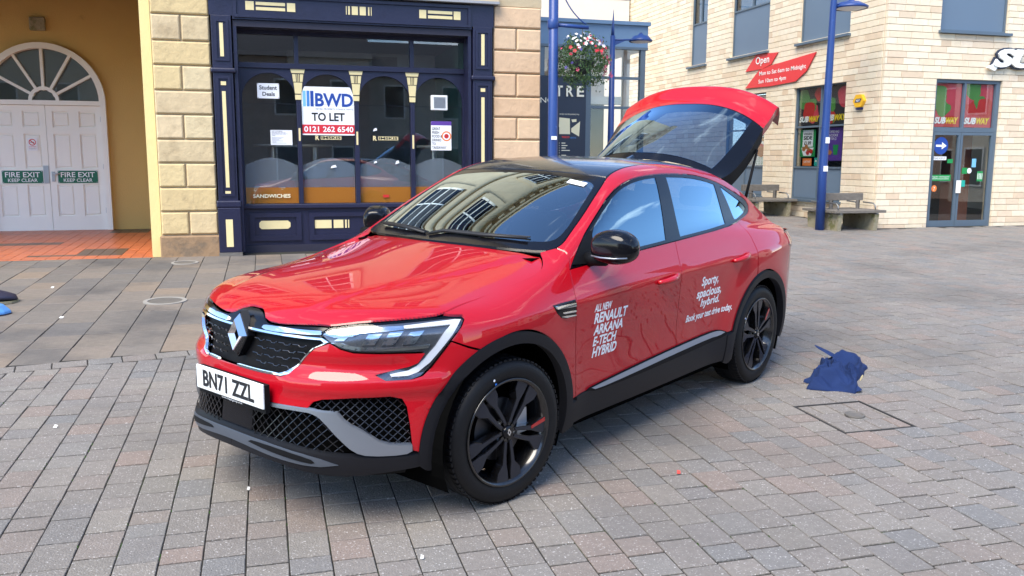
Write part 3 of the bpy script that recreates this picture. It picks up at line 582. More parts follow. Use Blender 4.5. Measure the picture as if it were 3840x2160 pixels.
for xs_, nm in ((-4.24, 'left'), (-3.39, 'right')):
    t = sign('fire_exit_sign', 'green FIRE EXIT KEEP CLEAR sign on the %s door leaf' % nm, 'sign', xs_, xs_+.62, 1.265, 1.475, 16.445, 'sign_green', .006)
    tx(t, 'FIRE EXIT', 'white_print', xs_+.045, 1.365, .53, .085, bold=.01); tx(t, 'KEEP CLEAR', 'white_print', xs_+.085, 1.285, .45, .058, bold=.01)
    for a in (.015, .605):
        for b in (1.28, 1.46): MB().lathe([(0, 0), (.008, 0)], 10, (xs_+a, t['_y']-.001, b), 'Y').build('screw', 'steel', t)
t = sign('no_smoking_sign', 'small white no smoking sign with red ring on the left door', 'sign', -3.82, -3.67, 1.81, 2.02, 16.445, 'paper')
MB().lathe([(.042, 0), (.055, 0)], 28, (-3.745, t['_y']-.001, 1.95), 'Y').build('ring', 'sign_red', t); MB().plate([(-3.78, 1.975), (-3.77, 1.985), (-3.71, 1.925), (-3.72, 1.915)], [], (0, t['_y']-.001, 0), XU, ZU, YN, .001).build('bar', 'sign_red', t); tx(t, 'NO SMOKING', 'sign_red', -3.80, 1.865, .11, .018); tx(t, 'IT IS AGAINST THE LAW', 'grey_print', -3.80, 1.835, .11, .014)
MB().box(-3.775, -3.72, t['_y']-.0012, t['_y'], 1.945, 1.955).build('cigarette', 'black_print', t)
# ================================================================== pale brick corner building (sandwich shop)
BX, BY = 11.40, 14.35
brickb = thing('brick_building', (BX, BY, gz(BY)), 'pale buff brick corner building with grey windows and a sandwich shop door', 'building')
XW, UPW = (0, 1, 0), (0, 0, 1)
openY = [(12.62, 14.20, .35, 3.29), (12.62, 14.22, 4.19, 7.2)]                                  # facade facing the square (x range)
openX = [(15.46, 17.28, .86, 3.30), (18.41, 20.3, .86, 3.30), (15.45, 17.2, 4.23, 7.2), (18.41, 20.15, 4.23, 7.2), (21.4, 22.35, 4.23, 7.2)]  # side wall (y range)
H = .1225; TOP = 6.6
cands = []
rs = random.Random(11)
def courses(a0, a1, opens, dirn):
    r = 0; z = .34
    while z < TOP:
        cut = [a0]; x = a0+rs.uniform(.05, .4)
        while x < a1: cut.append(x); x += rs.choice((.22, .30, .36, .42, .50))
        cut.append(a1); segs = list(zip(cut[:-1], cut[1:]))
        for (o0, o1, z0, z1) in opens:
            if z+H*.6 > z0 and z+H*.4 < z1:
                ns = []
                for a, b in segs:
                    if b <= o0 or a >= o1: ns.append((a, b)); continue
                    if a < o0: ns.append((a, o0))
                    if b > o1: ns.append((o1, b))
                segs = ns
        for a, b in segs:
            if b-a > .014: cands.append((dirn, a, b, z))
        z += H; r += 1
courses(BX+.005, 17.5, openY, 'Y'); courses(BY+.07, 27.0, openX, 'X')
def brick_geo(mb, c, rnd=0.0):
    d, a, b, z = c; j = rs.uniform(-.0015, .0015)
    if d == 'Y': mb.chbox((a+.004, BY+.06, z+.004), (1, 0, 0), ZU, (0, -1, 0), b-a-.008, H-.008, .064+j, .003, rnd)
    else: mb.chbox((BX+.064, b-.004, z+.004), (0, -1, 0), ZU, (-1, 0, 0), b-a-.008, H-.008, .068+j, .003, rnd)
def bscore(c):
    d, a, b, z = c; p = project(((a+b)/2, BY, z) if d == 'Y' else (BX, (a+b)/2, z))
    if not p or not (-10 < p[0] < 1034 and -10 < p[1] < 586): return 0
    k = 1 if d == 'Y' else .45
    return (b-a)*k/p[2]**2
order = sorted(range(len(cands)), key=lambda i: -bscore(cands[i])); own = set(order[:300]); rest = MB()
wy = MB().plate([(BX+.02, .2), (17.5, .2), (17.5, TOP), (BX+.02, TOP)], [[(o[0], max(o[2], .21)), (o[1], max(o[2], .21)), (o[1], min(o[3], TOP-.01)), (o[0], min(o[3], TOP-.01))] for o in openY], (0, BY+.055, 0), XU, ZU, YN, .2, -.2).build('front_wall', 'mortar', brickb)
wx = MB().plate([(BY+.055, .2), (27.0, .2), (27.0, TOP+2), (BY+.055, TOP+2)], [[(o[0], max(o[2], .21)), (o[1], max(o[2], .21)), (o[1], o[3]), (o[0], o[3])] for o in openX], (BX+.06, 0, 0), (0, 1, 0), ZU, (-1, 0, 0), .2, -.2).build('side_wall', 'mortar', brickb)
for i, c in enumerate(cands):
    if i in own: mb = MB(); brick_geo(mb, c); mb.build('brick', 'brick', wy if c[0] == 'Y' else wx)
    else: brick_geo(rest, c, rs.random())
rest.build('brickwork', 'brick', brickb, kind='stuff')
box('roof_slab', 'lead', brickb, BX+.02, 17.5, BY+.06, 27, TOP+2, TOP+2.2)
# facade door
dY = BY+.10
dx0, dx1 = 12.62, 14.20
df = MB().plate([(dx0, .36), (dx1, .36), (dx1, 3.29), (dx0, 3.29)], [[(dx0+.06, 2.36), (dx0+.715, 2.36), (dx0+.715, 3.22), (dx0+.06, 3.22)], [(dx0+.765, 2.36), (dx1-.10, 2.36), (dx1-.10, 3.22), (dx0+.765, 3.22)], [(dx0+.05, .37), (dx1-.06, .37), (dx1-.06, 2.27), (dx0+.05, 2.27)]], (0, dY, 0), XU, ZU, YN, .10, -.05).build('door_frame', 'grey_frame', brickb, bevel=.004)
for a, b in ((dx0+.055, dx0+.715), (dx0+.725, dx1-.065)):
    dl = MB().plate([(a, .40), (b, .40), (b, 2.265), (a, 2.265)], [[(a+.05, .52), (b-.05, .52), (b-.05, 2.21), (a+.05, 2.21)]], (0, dY-.02, 0), XU, ZU, YN, .05, -.02).build('glazed_door', 'grey_frame', brickb, bevel=.003)
    box('pane', 'shop_glass', dl, a+.045, b-.045, dY-.022, dY-.016, .515, 2.215)
MB().box(13.29, 13.40, dY-.085, dY-.075, 1.07, 1.32).build('pull_plate', 'white_gloss', dl)
for a, b in ((dx0+.05, dx0+.725), (dx0+.755, dx1-.09)): box('transom_pane', 'shop_glass', df, a, b, dY-.01, dY-.004, 2.35, 3.23)
def graphic(parent, x0, x1, z0, z1, frame, seed, y=None):
    """vegetable photograph film behind a pane; frame maps (a,z) to a point"""
    O, U, N = frame; r_ = random.Random(seed)
    bgm = MB().plate([(x0, z0), (x1, z0), (x1, z1), (x0, z1)], [], O, U, ZU, N, .002).build('graphic_film', 'pepper_red' if seed % 2 else 'inside_dark', parent)
    shapes = [(r_.uniform(x0+.1, x1-.1), r_.uniform(z0+.05, z1-.1), r_.uniform(.14, .24)) for _ in range(5)]
    for i, (cx, cz, rr) in enumerate(shapes):
        n = 22; pts = [(min(max(cx+rr*(1+.12*math.cos(4*t+i))*math.cos(t), x0+.003), x1-.003), min(max(cz+rr*(1+.1*math.sin(3*t))*math.sin(t), z0+.003), z1-.003)) for t in [2*math.pi*k/n for k in range(n)]]
        try: MB().plate(pts, [], O, U, ZU, N, .001, .003+.0012*i).build('graphic_shape', ('tomato', 'pepper_green', 'pepper_red', 'pepper_green', 'tomato')[i], parent)
        except Exception: pass
    tx_ = lambda s, mt, a, w: text('graphic_lettering', s, mt, parent, Vector(O)+Vector(U)*a+Vector((0, 0, z0+.06)), U, ZU, N, w, .13, bold=.05, shear=.25, n0=.012)
    w = x1-x0; tx_('SUB', 'sub_white', x0+.04*w, .42*w); tx_('WAY', 'sub_yellow', x0+.47*w, .46*w)
fY = ((0, dY+.012, 0), XU, YN)
graphic(df, dx0+.07, dx0+.71, 2.37, 3.21, fY, 1); graphic(df, dx0+.775, dx1-.105, 2.37, 3.21, fY, 3)
box('shop_back_wall', 'inside_dark', brickb, 11.7, 17, 18.5, 18.6, .3, 3.6); box('shop_ceiling', 'inside_wall', brickb, 11.7, 17, 14.65, 18.5, 3.5, 3.6); box('shop_floor', 'inside_dark', brickb, 11.7, 17, 14.5, 18.5, .38, .43); box('inner_brick_pier', 'inside_brick', brickb, 13.75, 14.10, 14.9, 15.3, .43, 3.5)
t = thing('counter', (12.6, 16.6, .43), 'brown counter inside the sandwich shop', 'counter'); box('body', 'inside_brick', t, 12.2, 13.9, 16.6, 17.2, .43, 1.25); box('top', 'inside_wall', t, 12.15, 13.95, 16.5, 17.3, 1.25, 1.3)
# windows
def grey_window(axis, a0, a1, z0, z1, rec, splits, panel_top, first=False, clear='sky_glass'):
    if axis == 'X': O, U, N = (BX+rec, 0, 0), (0, -1, 0), (-1, 0, 0); conv = lambda a: -a; lo, hi = -a1, -a0
    else: O, U, N = (0, BY+rec, 0), (1, 0, 0), (0, -1, 0); lo, hi = a0, a1
    f = .045; holes = []; xs_ = [lo+f]+[s_ for s_ in splits]+[hi-f]; cells = []
    hz = [z0+f] + ([panel_top] if panel_top else [])
    rows = []
    if panel_top: rows = [(z0+f, panel_top-f*.5, True), (panel_top+f*.5, z1-f, False)]
    else: rows = [(z0+f, z1-f, False)]
    return O, U, N, lo, hi, f, rows
def build_window(axis, a0, a1, z0, z1, rec, nsplit, levels, mats, name='window'):
    """levels: z splits; mats: pane material for each row from the bottom"""
    O, U, N = ((BX+rec, 0, 0), (0, -1, 0), (-1, 0, 0)) if axis == 'X' else ((0, BY+rec, 0), (1, 0, 0), (0, -1, 0))
    lo, hi = (-a1, -a0) if axis == 'X' else (a0, a1)
    f = .04; zs_ = [z0]+list(levels)+[z1]; holes = []; cells = []
    for i in range(len(zs_)-1):
        n = nsplit if i > 0 or len(mats) == 1 else (1 if name == 'window' else nsplit)
        for k in range(n):
            a = lo+(hi-lo)*k/n+f*(1 if k == 0 else .5); b = lo+(hi-lo)*(k+1)/n-f*(1 if k == n-1 else .5)
            c, d = zs_[i]+f*(1 if i == 0 else .5), zs_[i+1]-f*(1 if i == len(zs_)-2 else .5)
            holes.append([(a, c), (b, c), (b, d), (a, d)]); cells.append((a, b, c, d, mats[i]))
    w = MB().plate([(lo, z0), (hi, z0), (hi, z1), (lo, z1)], holes, O, U, ZU, N, .06, -.03).build('window', 'grey_frame', brickb)
    for a, b, c, d, mt in cells: MB().plate([(a-.005, c-.005), (b+.005, c-.005), (b+.005, d+.005), (a-.005, d+.005)], [], O, U, ZU, N, .006, -.012 if 'glass' in mt else .0).build('pane' if 'glass' in mt else 'infill_panel', mt, w)
    MB().plate([(lo-.05, z0-.05), (hi+.05, z0-.05), (hi+.05, z0), (lo-.05, z0)], [], O, U, ZU, N, rec+.10, -.02).build('sill', 'grey_frame', w)
    return w, O, U, N, lo, hi
for (a, b) in ((15.45, 17.2), (18.41, 20.15), (21.4, 22.35)): build_window('X', a, b, 4.23, 7.2, .10, 2, (5.35,), ('grey_panel', 'sky_glass'))
build_window('Y', 12.62, 14.22, 4.19, 7.2, .10, 2, (5.4,), ('grey_panel', 'sky_glass'))
w1, O1, U1, N1, lo1, hi1 = build_window('X', 15.46, 17.28, .86, 3.30, .10, 2, (1.55, 2.43), ('grey_panel', 'shop_glass', 'shop_glass'), 'shop')
w2, O2, U2, N2, lo2, hi2 = build_window('X', 18.41, 20.3, .86, 3.30, .10, 2, (1.55, 2.43), ('grey_panel', 'shop_glass', 'shop_glass'), 'shop')
Oi = Vector(O1)+Vector((.03, 0, 0)); mid = (lo1+hi1)/2
graphic(w1, lo1+.05, mid-.03, 2.47, 3.25, (Oi, U1, N1), 2); graphic(w1, mid+.03, hi1-.05, 2.47, 3.25, (Oi, U1, N1), 4)
box('shop_blind_wall', 'inside_wall', brickb, 12.9, 13.0, 15, 21, .4, 3.4)
mid2 = (lo2+hi2)/2
graphic(w2, mid2+.03, hi2-.05, 2.47, 3.25, (Oi, U1, N1), 6)
# posters in those windows
def xposter(name, label, a0, a1, z0, z1, mt, off=.045, cat='poster'):
    t = thing(name, (BX+.1+off, -(a0+a1)/2, z0), label, cat); MB().plate([(a0, z0), (a1, z0), (a1, z1), (a0, z1)], [], (BX+.1+off, 0, 0), U1, ZU, N1, .003).build('sheet', mt, t); t['_x'] = BX+.1+off-.003; return t
def xtx(t, s, mt, a, z, w, h, **k): return text('lettering', s, mt, t, Vector((t['_x'], 0, 0))+Vector(U1)*a+Vector((0, 0, z)), U1, ZU, N1, w, h, **k)
def xrect(t, nm, mt, a0, a1, z0, z1, n=.002): return MB().plate([(a0, z0), (a1, z0), (a1, z1), (a0, z1)], [], (t['_x'], 0, 0), U1, ZU, N1, .001, n).build(nm, mt, t)
def xblob(t, nm, mt, a, z, r, n=.003, k=0):
    return MB().plate([(a+r*(1+.15*math.cos(5*q+k))*math.cos(q), z+r*.75*(1+.1*math.sin(4*q))*math.sin(q)) for q in [i*.3142 for i in range(20)]], [], (t['_x'], 0, 0), U1, ZU, N1, .001, n).build(nm, mt, t)
a = lo1+.13
t = xposter('poster', 'green and white SIDE 1.89 meal poster in the sandwich shop side window', a, a+.56, 1.78, 2.37, 'sub_green')
MB().plate([(a+.05, 1.98), (a+.51, 1.98), (a+.42, 1.80), (a+.14, 1.80)], [], (t['_x'], 0, 0), U1, ZU, N1, .001, .002).build('box_picture', 'paper', t); xrect(t, 'white_panel', 'paper', a+.09, a+.47, 2.0, 2.36, .001)
xtx(t, 'WINNING', 'black_print', a+.12, 2.25, .32, .05, bold=.03, n0=.004); xtx(t, 'SIDE', 'black_print', a+.12, 2.15, .32, .085, bold=.04, n0=.004); xtx(t, '£1.89', 'black_print', a+.15, 2.04, .26, .08, bold=.03, n0=.004)
for i, (u, v) in enumerate(((.15, 1.95), (.24, 2.0), (.33, 1.93), (.42, 1.9), (.3, 1.87))): xblob(t, 'food_picture', 'food_brown' if i < 3 else 'tomato', a+u, v, .065, .004+.001*i, i)
t = xposter('poster', 'small orange and white delivery card in the sandwich shop side window', a+.12, a+.45, 1.585, 1.745, 'orange'); xtx(t, 'JUST EAT', 'sub_white', a+.16, 1.64, .25, .055, bold=.03)
t = xposter('card', 'small teal card beside the orange card in the window', a+.55, a+.68, 1.585, 1.76, 'teal'); xblob(t, 'mark', 'sub_white', a+.615, 1.69, .03)
a = mid+.10
t = xposter('poster', 'purple coffee and a cookie poster in the sandwich shop side window', a, a+.60, 1.70, 2.39, 'purple')
xtx(t, 'COFFEE AND\nA COOKIE\nFOR £2', 'sub_white', a+.12, 2.13, .36, .2); MB().plate([(a+.30, 2.03), (a+.48, 2.03), (a+.45, 1.82), (a+.33, 1.82)], [], (t['_x'], 0, 0), U1, ZU, N1, .001, .002).build('cup_picture', 'sub_green', t); xblob(t, 'cookie_picture', 'food_brown', a+.2, 1.87, .07)
a = hi2-.62
t = xposter('poster', 'dark green MEATLESS poster with a filled roll in the far window', a, a+.56, 1.56, 2.40, 'crown_sign')
xtx(t, 'MEATLESS', 'sub_white', a+.05, 2.25, .46, .085, bold=.03); xtx(t, 'MEATBALL MARINARA', 'sub_white', a+.07, 2.19, .42, .035)
for i, (v, mt) in enumerate(((2.08, 'bread'), (2.02, 'sub_white'), (1.96, 'tomato'), (1.91, 'food_brown'))): xblob(t, 'roll_picture', mt, a+.28, v, .22-.015*i, .003+.0012*i, i)
xrect(t, 'menu_grid', 'paper', a+.02, a+.54, 1.58, 1.80)
for i in range(4):
    for j in range(4): xrect(t, 'menu_item', 'sub_green', a+.06+.125*i, a+.15+.125*i, 1.605+.047*j, 1.62+.047*j, .004)
# red opening-hours sign with its flag outline
t = thing('opening_hours_sign', (BX-.02, 17.9, 3.42), 'red flag-shaped opening hours sign in white lettering on the brick wall', 'sign')
OO, UU, NN = (BX-.012, 0, 0), (0, -1, 0), (-1, 0, 0)
P1 = [(-19.33, 3.83), (-18.87, 4.19), (-17.95, 4.14), (-18.22, 3.90), (-18.55, 3.83)]; P2 = [(-19.30, 3.43), (-18.72, 3.80), (-18.22, 3.87), (-16.49, 3.98), (-16.80, 3.62), (-17.2, 3.43), (-18.2, 3.40)]
MB().plate(P1, [], OO, UU, ZU, NN, .02).build('upper_flag', 'tesco_red', t); MB().plate(P2, [], OO, UU, ZU, NN, .024, .002).build('lower_flag', 'tesco_red', t)
def otx(s, a, z, w, h): return text('lettering', s, 'sub_white', t, Vector((OO[0], -0, 0))+Vector(UU)*a+Vector((0, 0, z)), UU, ZU, NN, w, h, bold=.012, n0=.03)
otx('Open', -18.86, 3.90, .58, .22); otx('Mon to Sat 6am to Midnight', -18.68, 3.65, 1.86, .125); otx('Sun 10am to 4pm', -18.70, 3.47, 1.14, .12)
# three-dimensional shop name, cut by the picture edge
t = thing('shop_sign', (13.85, BY-.05, 3.5), 'large white italic shop name letters on a dark backing above the door', 'sign')
text('backing', 'SUB', 'crown_sign', t, (13.80, BY-.03, 3.50), XU, ZU, YN, 1.62, .42, bold=.09, shear=.28, ext=.02, n0=0); text('letter_faces', 'SUB', 'sub_white', t, (13.84, BY-.075, 3.53), XU, ZU, YN, 1.54, .36, bold=.05, shear=.28, ext=.02, n0=0)
text('backing', 'WAY', 'crown_sign', t, (15.42, BY-.03, 3.50), XU, ZU, YN, 1.72, .42, bold=.09, shear=.28, ext=.02, n0=0); text('letter_faces', 'WAY', 'sub_yellow', t, (15.46, BY-.075, 3.53), XU, ZU, YN, 1.64, .36, bold=.05, shear=.28, ext=.02, n0=0)
MB().plate([(13.72, 3.52), (13.86, 3.60), (13.95, 3.52), (13.90, 3.46)], [], (0, BY-.03, 0), XU, ZU, YN, .06).build('arrow_tail', 'sub_white', t)
# burglar alarm
t = thing('burglar_alarm', (BX-.05, 14.97, 2.72), 'yellow hexagonal burglar alarm box with a blue panel on the brick corner', 'alarm')
hexp = [(-14.97+.165*math.cos(rad(k*60)), 2.87+.14*math.sin(rad(k*60))) for k in range(6)]
MB().plate(hexp, [], (BX, 0, 0), UU, ZU, NN, .07, .0).build('case', 'alarm_yellow', t, bevel=.012); MB().plate([(-15.07, 2.84), (-15.03, 2.91), (-14.87, 2.91), (-14.91, 2.84)], [], (BX, 0, 0), UU, ZU, NN, .003, .071).build('badge', 'alarm_blue', t); text('lettering', 'ADT', 'sub_white', t, (BX, 15.03, 2.855), UU, ZU, NN, .12, .04, bold=.03, n0=.075)
MB().plate([(-15.05, 2.70), (-14.89, 2.70), (-14.88, 2.735), (-15.06, 2.735)], [], (BX, 0, 0), UU, ZU, NN, .05).build('base', 'alarm_blue', t)
# stickers on the glazed doors
yd = dY-.024
def dsign(name, label, x0, x1, z0, z1, mt, s=None, smt='sub_white', cat='sticker'):
    t = thing(name, (x0, yd, z0), label, cat); MB().box(x0, x1, yd-.002, yd, z0, z1).build('sheet', mt, t)
    if s: text('lettering', s, smt, t, (x0+.08*(x1-x0), yd-.002, z0+.2*(z1-z0)), XU, ZU, YN, .84*(x1-x0), .6*(z1-z0), n0=.001)
    return t
dsign('sticker', 'long green cleaning notice low on the left glazed door', 12.70, 13.19, 1.31, 1.43, 'sub_green', 'Regular cleaning and\ndisinfecting in place')
dsign('sticker', 'small green card near the top of the left glazed door', 13.08, 13.21, 1.66, 1.74, 'sub_green')
t = thing('arrow_sticker', (12.90, yd, 1.85), 'round blue arrow sticker on the left glazed door', 'sticker'); MB().lathe([(0, 0), (.17, 0)], 28, (12.90, yd-.002, 2.0), 'Y').build('disc', 'bwd_blue', t); MB().plate([(12.78, 1.98), (12.92, 1.98), (12.92, 1.93), (13.03, 2.0), (12.92, 2.07), (12.92, 2.02), (12.78, 2.02)], [], (0, yd-.003, 0), XU, ZU, YN, .001).build('arrow', 'sub_white', t)
t = thing('round_sticker', (12.81, yd, 1.14), 'round orange sticker low on the left glazed door', 'sticker'); MB().lathe([(0, 0), (.065, 0)], 20, (12.81, yd-.002, 1.16), 'Y').build('disc', 'orange', t); text('lettering', '7', 'sub_white', t, (12.79, yd-.003, 1.12), XU, ZU, YN, .04, .07)
dsign('sticker', 'white strip notice on the left glazed door under the arrow', 12.72, 13.05, 1.72, 1.79, 'paper', 'PLEASE KEEP 2M', 'black_print')
dsign('sticker', 'green hygiene card on the right glazed door', 13.45, 13.58, 1.45, 1.57, 'sub_green'); dsign('sticker', 'pale blue card at the top of the right glazed door', 13.68, 13.78, 1.58, 1.75, 'bwd_light'); dsign('sticker', 'teal card beside the white pull plate', 13.42, 13.55, 1.19, 1.32, 'teal'); dsign('sticker', 'green striped card at the right edge of the right glazed door', 13.83, 13.97, 1.30, 1.50, 'sub_green', 'IIII')
t = thing('round_sticker', (13.63, yd, 1.45), 'small round white sticker on the right glazed door', 'sticker'); MB().lathe([(0, 0), (.055, 0)], 20, (13.63, yd-.002, 1.51), 'Y').build('disc', 'paper', t)
# ================================================================== shopping centre entrance
CY = 19.0
crown = thing('shopping_centre', (7.3, CY, gz(CY)), 'blue-grey glazed shopping centre entrance between the two buildings', 'building')
box('fascia', 'crown_fascia', crown, 3.9, 8.62, CY, CY+3, 4.26, 4.74); box('fascia_cap', 'crown_fascia', crown, 3.9, 8.66, CY-.06, CY+3, 4.74, 4.82)
box('head_beam', 'grey_frame', crown, 3.9, 8.62, CY-.02, CY+.1, 4.20, 4.257)
for x in (4.0, 6.0, 7.12, 8.45): box('column', 'grey_frame', crown, x, x+.12, CY, CY+.12, .4, 4.20)
box('rail', 'grey_frame', crown, 7.24, 8.45, CY+.02, CY+.1, 3.53, 3.59); box('rail', 'grey_frame', crown, 7.24, 8.45, CY+.02, CY+.1, 2.86, 2.92)
for z0, z1 in ((2.92, 3.53), (3.59, 4.20), (.5, 2.86)): box('pane', 'clear_glass', crown, 7.24, 8.45, CY+.05, CY+.056, z0, z1)
box('pane', 'clear_glass', crown, 4.12, 7.12, CY+.05, CY+.056, 3.57, 4.20)
box('inner_wall', 'pale_wall', crown, 4, 8.6, CY+2.6, CY+2.7, 3.3, 4.3); box('inner_wall', 'inside_dark', crown, 4, 8.6, CY+2.6, CY+2.7, .4, 3.3); box('inner_beam', 'pale_wall', crown, 7.2, 8.4, CY+.6, CY+.8, 3.0, 3.18); box('inner_ceiling', 'pale_wall', crown, 3.9, 8.6, CY+.15, CY+2.6, 4.20, 4.255); box('inner_column', 'pale_wall', crown, 8.25, 8.4, CY+.5, CY+.65, .5, 4.2); box('inner_door', 'crown_sign', crown, 7.4, 8.1, CY+2.55, CY+2.598, .5, 2.6)
sg = box('sign_panel', 'crown_sign', crown, 4.12, 7.11, CY-.03, CY+.04, .5, 3.56)
for i, ch in enumerate('CENTRE'):
    text('letter', ch, 'steel_letter', sg, ((5.45, 5.80, 6.215, 6.37, 6.625, 6.88)[i], CY-.03, 3.11), XU, ZU, YN, .11 if i == 2 else .17, .235, bold=.02, ext=.015, n0=0)
text('letter', 'SHOPPING', 'steel_letter', sg, (5.30, CY-.03, 2.96), XU, ZU, YN, 1.02, .12)
t = thing('directory_board', (6.36, CY-.03, 1.0), 'dark shopping mall directory with a cream floor map', 'sign'); box('board', 'crown_sign', t, 6.34, 7.08, CY-.045, CY-.03, .6, 2.88)
yb = CY-.045
text('heading', 'CROWN CENTRE SHOPPING MALL', 'steel_letter', t, (6.47, yb, 2.70), XU, ZU, YN, .48, .03)
MB().plate([(6.47, 2.64), (6.72, 2.62), (6.73, 2.27), (6.47, 2.27), (6.47, 2.42), (6.46, 2.44)], [], (0, yb, 0), XU, ZU, YN, .002).build('map_block', 'map_cream', t); MB().plate([(6.76, 2.40), (6.97, 2.56), (6.95, 2.22), (6.76, 2.32)], [], (0, yb, 0), XU, ZU, YN, .002).build('map_block', 'map_cream', t); MB().plate([(6.76, 2.60), (6.88, 2.61), (6.88, 2.55), (6.78, 2.54)], [], (0, yb, 0), XU, ZU, YN, .002).build('map_block', 'map_cream', t)
text('entry', 'TESCO', 'tesco_red', t, (6.53, yb, 2.18), XU, ZU, YN, .19, .045, bold=.04); text('entry', 'extra', 'bwd_mid', t, (6.74, yb, 2.17), XU, ZU, YN, .14, .045)
for i, w in enumerate((.09, .14, .10, .20, 0, .11, .13, .09)):
    if w: MB().box(6.53, 6.53+w, yb-.002, yb, 2.06-i*.055, 2.078-i*.055).build('entry', 'steel_letter', t)
    MB().box(6.47, 6.482, yb-.002, yb, 2.06-i*.055, 2.075-i*.055).build('bullet', 'steel_letter', t)
back = thing('pale_building', (8, 27, .7), 'pale rendered building rising behind the shopping centre entrance', 'building'); box('wall', 'pale_wall', back, 2, 11.35, 26.5, 27, .5, 8.6)
for z in (5.9, 6.7): box('joint_strip', 'lead', back, 2, 11.35, 26.49, 26.5, z, z+.03)
t = thing('railing', (7.4, 17.9, gz(17.9)), 'dark handrail with short posts in front of the entrance glazing', 'railing')
MB().tube([(6.98, 17.9, 1.62), (7.75, 17.9, 1.68), (8.6, 17.9, 1.68)], .02).build('handrail', 'iron', t, smooth=True)
for x in (7.05, 7.25, 7.6, 8.0, 8.5): MB().tube([(x, 17.9, gz(17.9)), (x, 17.9, 1.64)], .014).build('post', 'iron', t, smooth=True)
# ================================================================== lamp posts, hanging basket
def lamp_head(t, x, y, z, r=.31):
    MB().lathe([(0, .13), (.05, .128), (.07, .10), (.16, .085), (r*.86, .03), (r, 0), (r*.97, -.03), (r*.9, -.03)], 28, (x, y, z)).build('lamp_hood', 'posts_blue', t, smooth=True); MB().lathe([(0, -.055), (r*.55, -.045), (r*.88, -.02)], 24, (x, y, z)).build('lens', 'paper', t, smooth=True); MB().lathe([(0, .16), (.03, .155), (.035, .12)], 12, (x, y, z)).build('knob', 'posts_blue', t, smooth=True)
x, y = 10.10, 14.24
t = thing('lamp_post', (x, y, gz(y)), 'blue lamp post with one lamp standing in front of the grey wooden bench', 'lamp post'); MB().tube([(x, y, gz(y)-.02), (x, y, 1.6), (x+.03, y, 4.9), (x+.03, y, 5.6)], [.086, .08, .055, .05], 20).build('pole', 'posts_blue', t, smooth=True)
MB().tube([(x+.03, y, 4.52), (x+.25, y, 4.57), (x+.38, y, 4.60)], .02).build('arm', 'posts_blue', t, smooth=True); MB().plate([(x+.03, 4.42), (x+.3, 4.56), (x+.03, 4.56)], [], (0, y-.004, 0), XU, ZU, YN, .008, -.004).build('bracket', 'posts_blue', t); lamp_head(t, x+.40, y, 4.50)
MB().box(x-.045, x+.045, y-.088, y-.077, 1.50, 1.60).build('sticker', 'paper', t); MB().box(x-.03, x+.05, y-.085, y-.072, 2.02, 2.13).build('sticker', 'litter_red' if False else 'paper', t)
x, y = 6.93, 17.0
t = thing('lamp_post', (x, y, gz(y)), 'slim blue lamp post with a spiked finial before the shopping centre', 'lamp post'); MB().tube([(x, y, gz(y)-.02), (x, y, 1.6), (x, y, 4.20)], [.075, .07, .05], 16).build('pole', 'posts_blue', t, smooth=True); MB().tube([(x, y, 4.2), (x, y, 4.35), (x+.01, y, 4.72)], [.035, .03, .003], 12).build('finial', 'posts_blue', t, smooth=True)
MB().tube([(x, y, 4.12), (x+.3, y, 4.13), (x+.5, y, 4.14)], .018).build('arm', 'posts_blue', t, smooth=True); MB().plate([(x+.03, 4.0), (x+.3, 4.12), (x+.03, 4.12)], [], (0, y-.004, 0), XU, ZU, YN, .008, -.004).build('bracket', 'posts_blue', t); lamp_head(t, x+.62, y, 4.13, .24)
x, y = 3.985, 12.0
t = thing('basket_post', (x, y, gz(y)), 'thick blue post with the flower basket bracket beside the pink stone pier', 'post'); MB().tube([(x+.02, y, gz(y)-.02), (x+.015, y, 1.8), (x, y, 5.4)], [.072, .07, .066], 22).build('pole', 'posts_blue', t, smooth=True)
MB().tube([(x+.05, y, 3.58), (x+.53, y, 3.56)], .026, 12).build('arm', 'posts_blue', t, smooth=True); MB().tube([(x+.10+.42*math.sin(a)*1.0*a/1.9, y, 4.25-.64*math.sin(a*.82)) for a in [i*.1 for i in range(0, 20)]], .009).build('scroll', 'posts_blue', t, smooth=True); MB().lathe([(.07, 3.52), (.078, 3.53), (.078, 3.64), (.07, 3.65)], 20, (x, y, 0)).build('collar', 'posts_blue', t, smooth=True)
MB().box(x-.03, x+.05, y-.078, y-.066, 1.98, 2.03).build('sticker', 'paper', t)
bx, by, bz = 4.42, 12.0, 3.12
t = thing('hanging_basket', (bx, by, bz-.3), 'hanging basket of white, red and pink flowers on the blue post', 'hanging basket')
MB().tube([(bx, by, bz+.28), (bx+.01, by, bz+.44)], .006).build('hook', 'iron', t)
for a in range(4): MB().tube([(bx, by, bz+.30), (bx+.2*math.cos(a*1.57), by+.2*math.sin(a*1.57), bz-.02)], .003, 5).build('chain', 'iron', t)
MB().lathe([(0, -.22), (.1, -.2), (.17, -.12), (.2, -.02)], 20, (bx, by, bz)).build('bowl', 'dark_timber', t, smooth=True)
rb = random.Random(5)
def in_basket():
    while True:
        v = Vector((rb.gauss(0, 1), rb.gauss(0, 1), rb.gauss(0, 1))).normalized(); 
        r = .36*(.62+.42*rb.random()**.6)*(1+.14*math.sin(5*math.atan2(v.y, v.x)+3*v.z)+.10*math.sin(9*v.z+2*v.x))
        p = Vector((v.x*r*1.08, v.y*r, v.z*r*.92-.02)); 
        if v.z < -.55: p.z *= 1.12
        return p, v
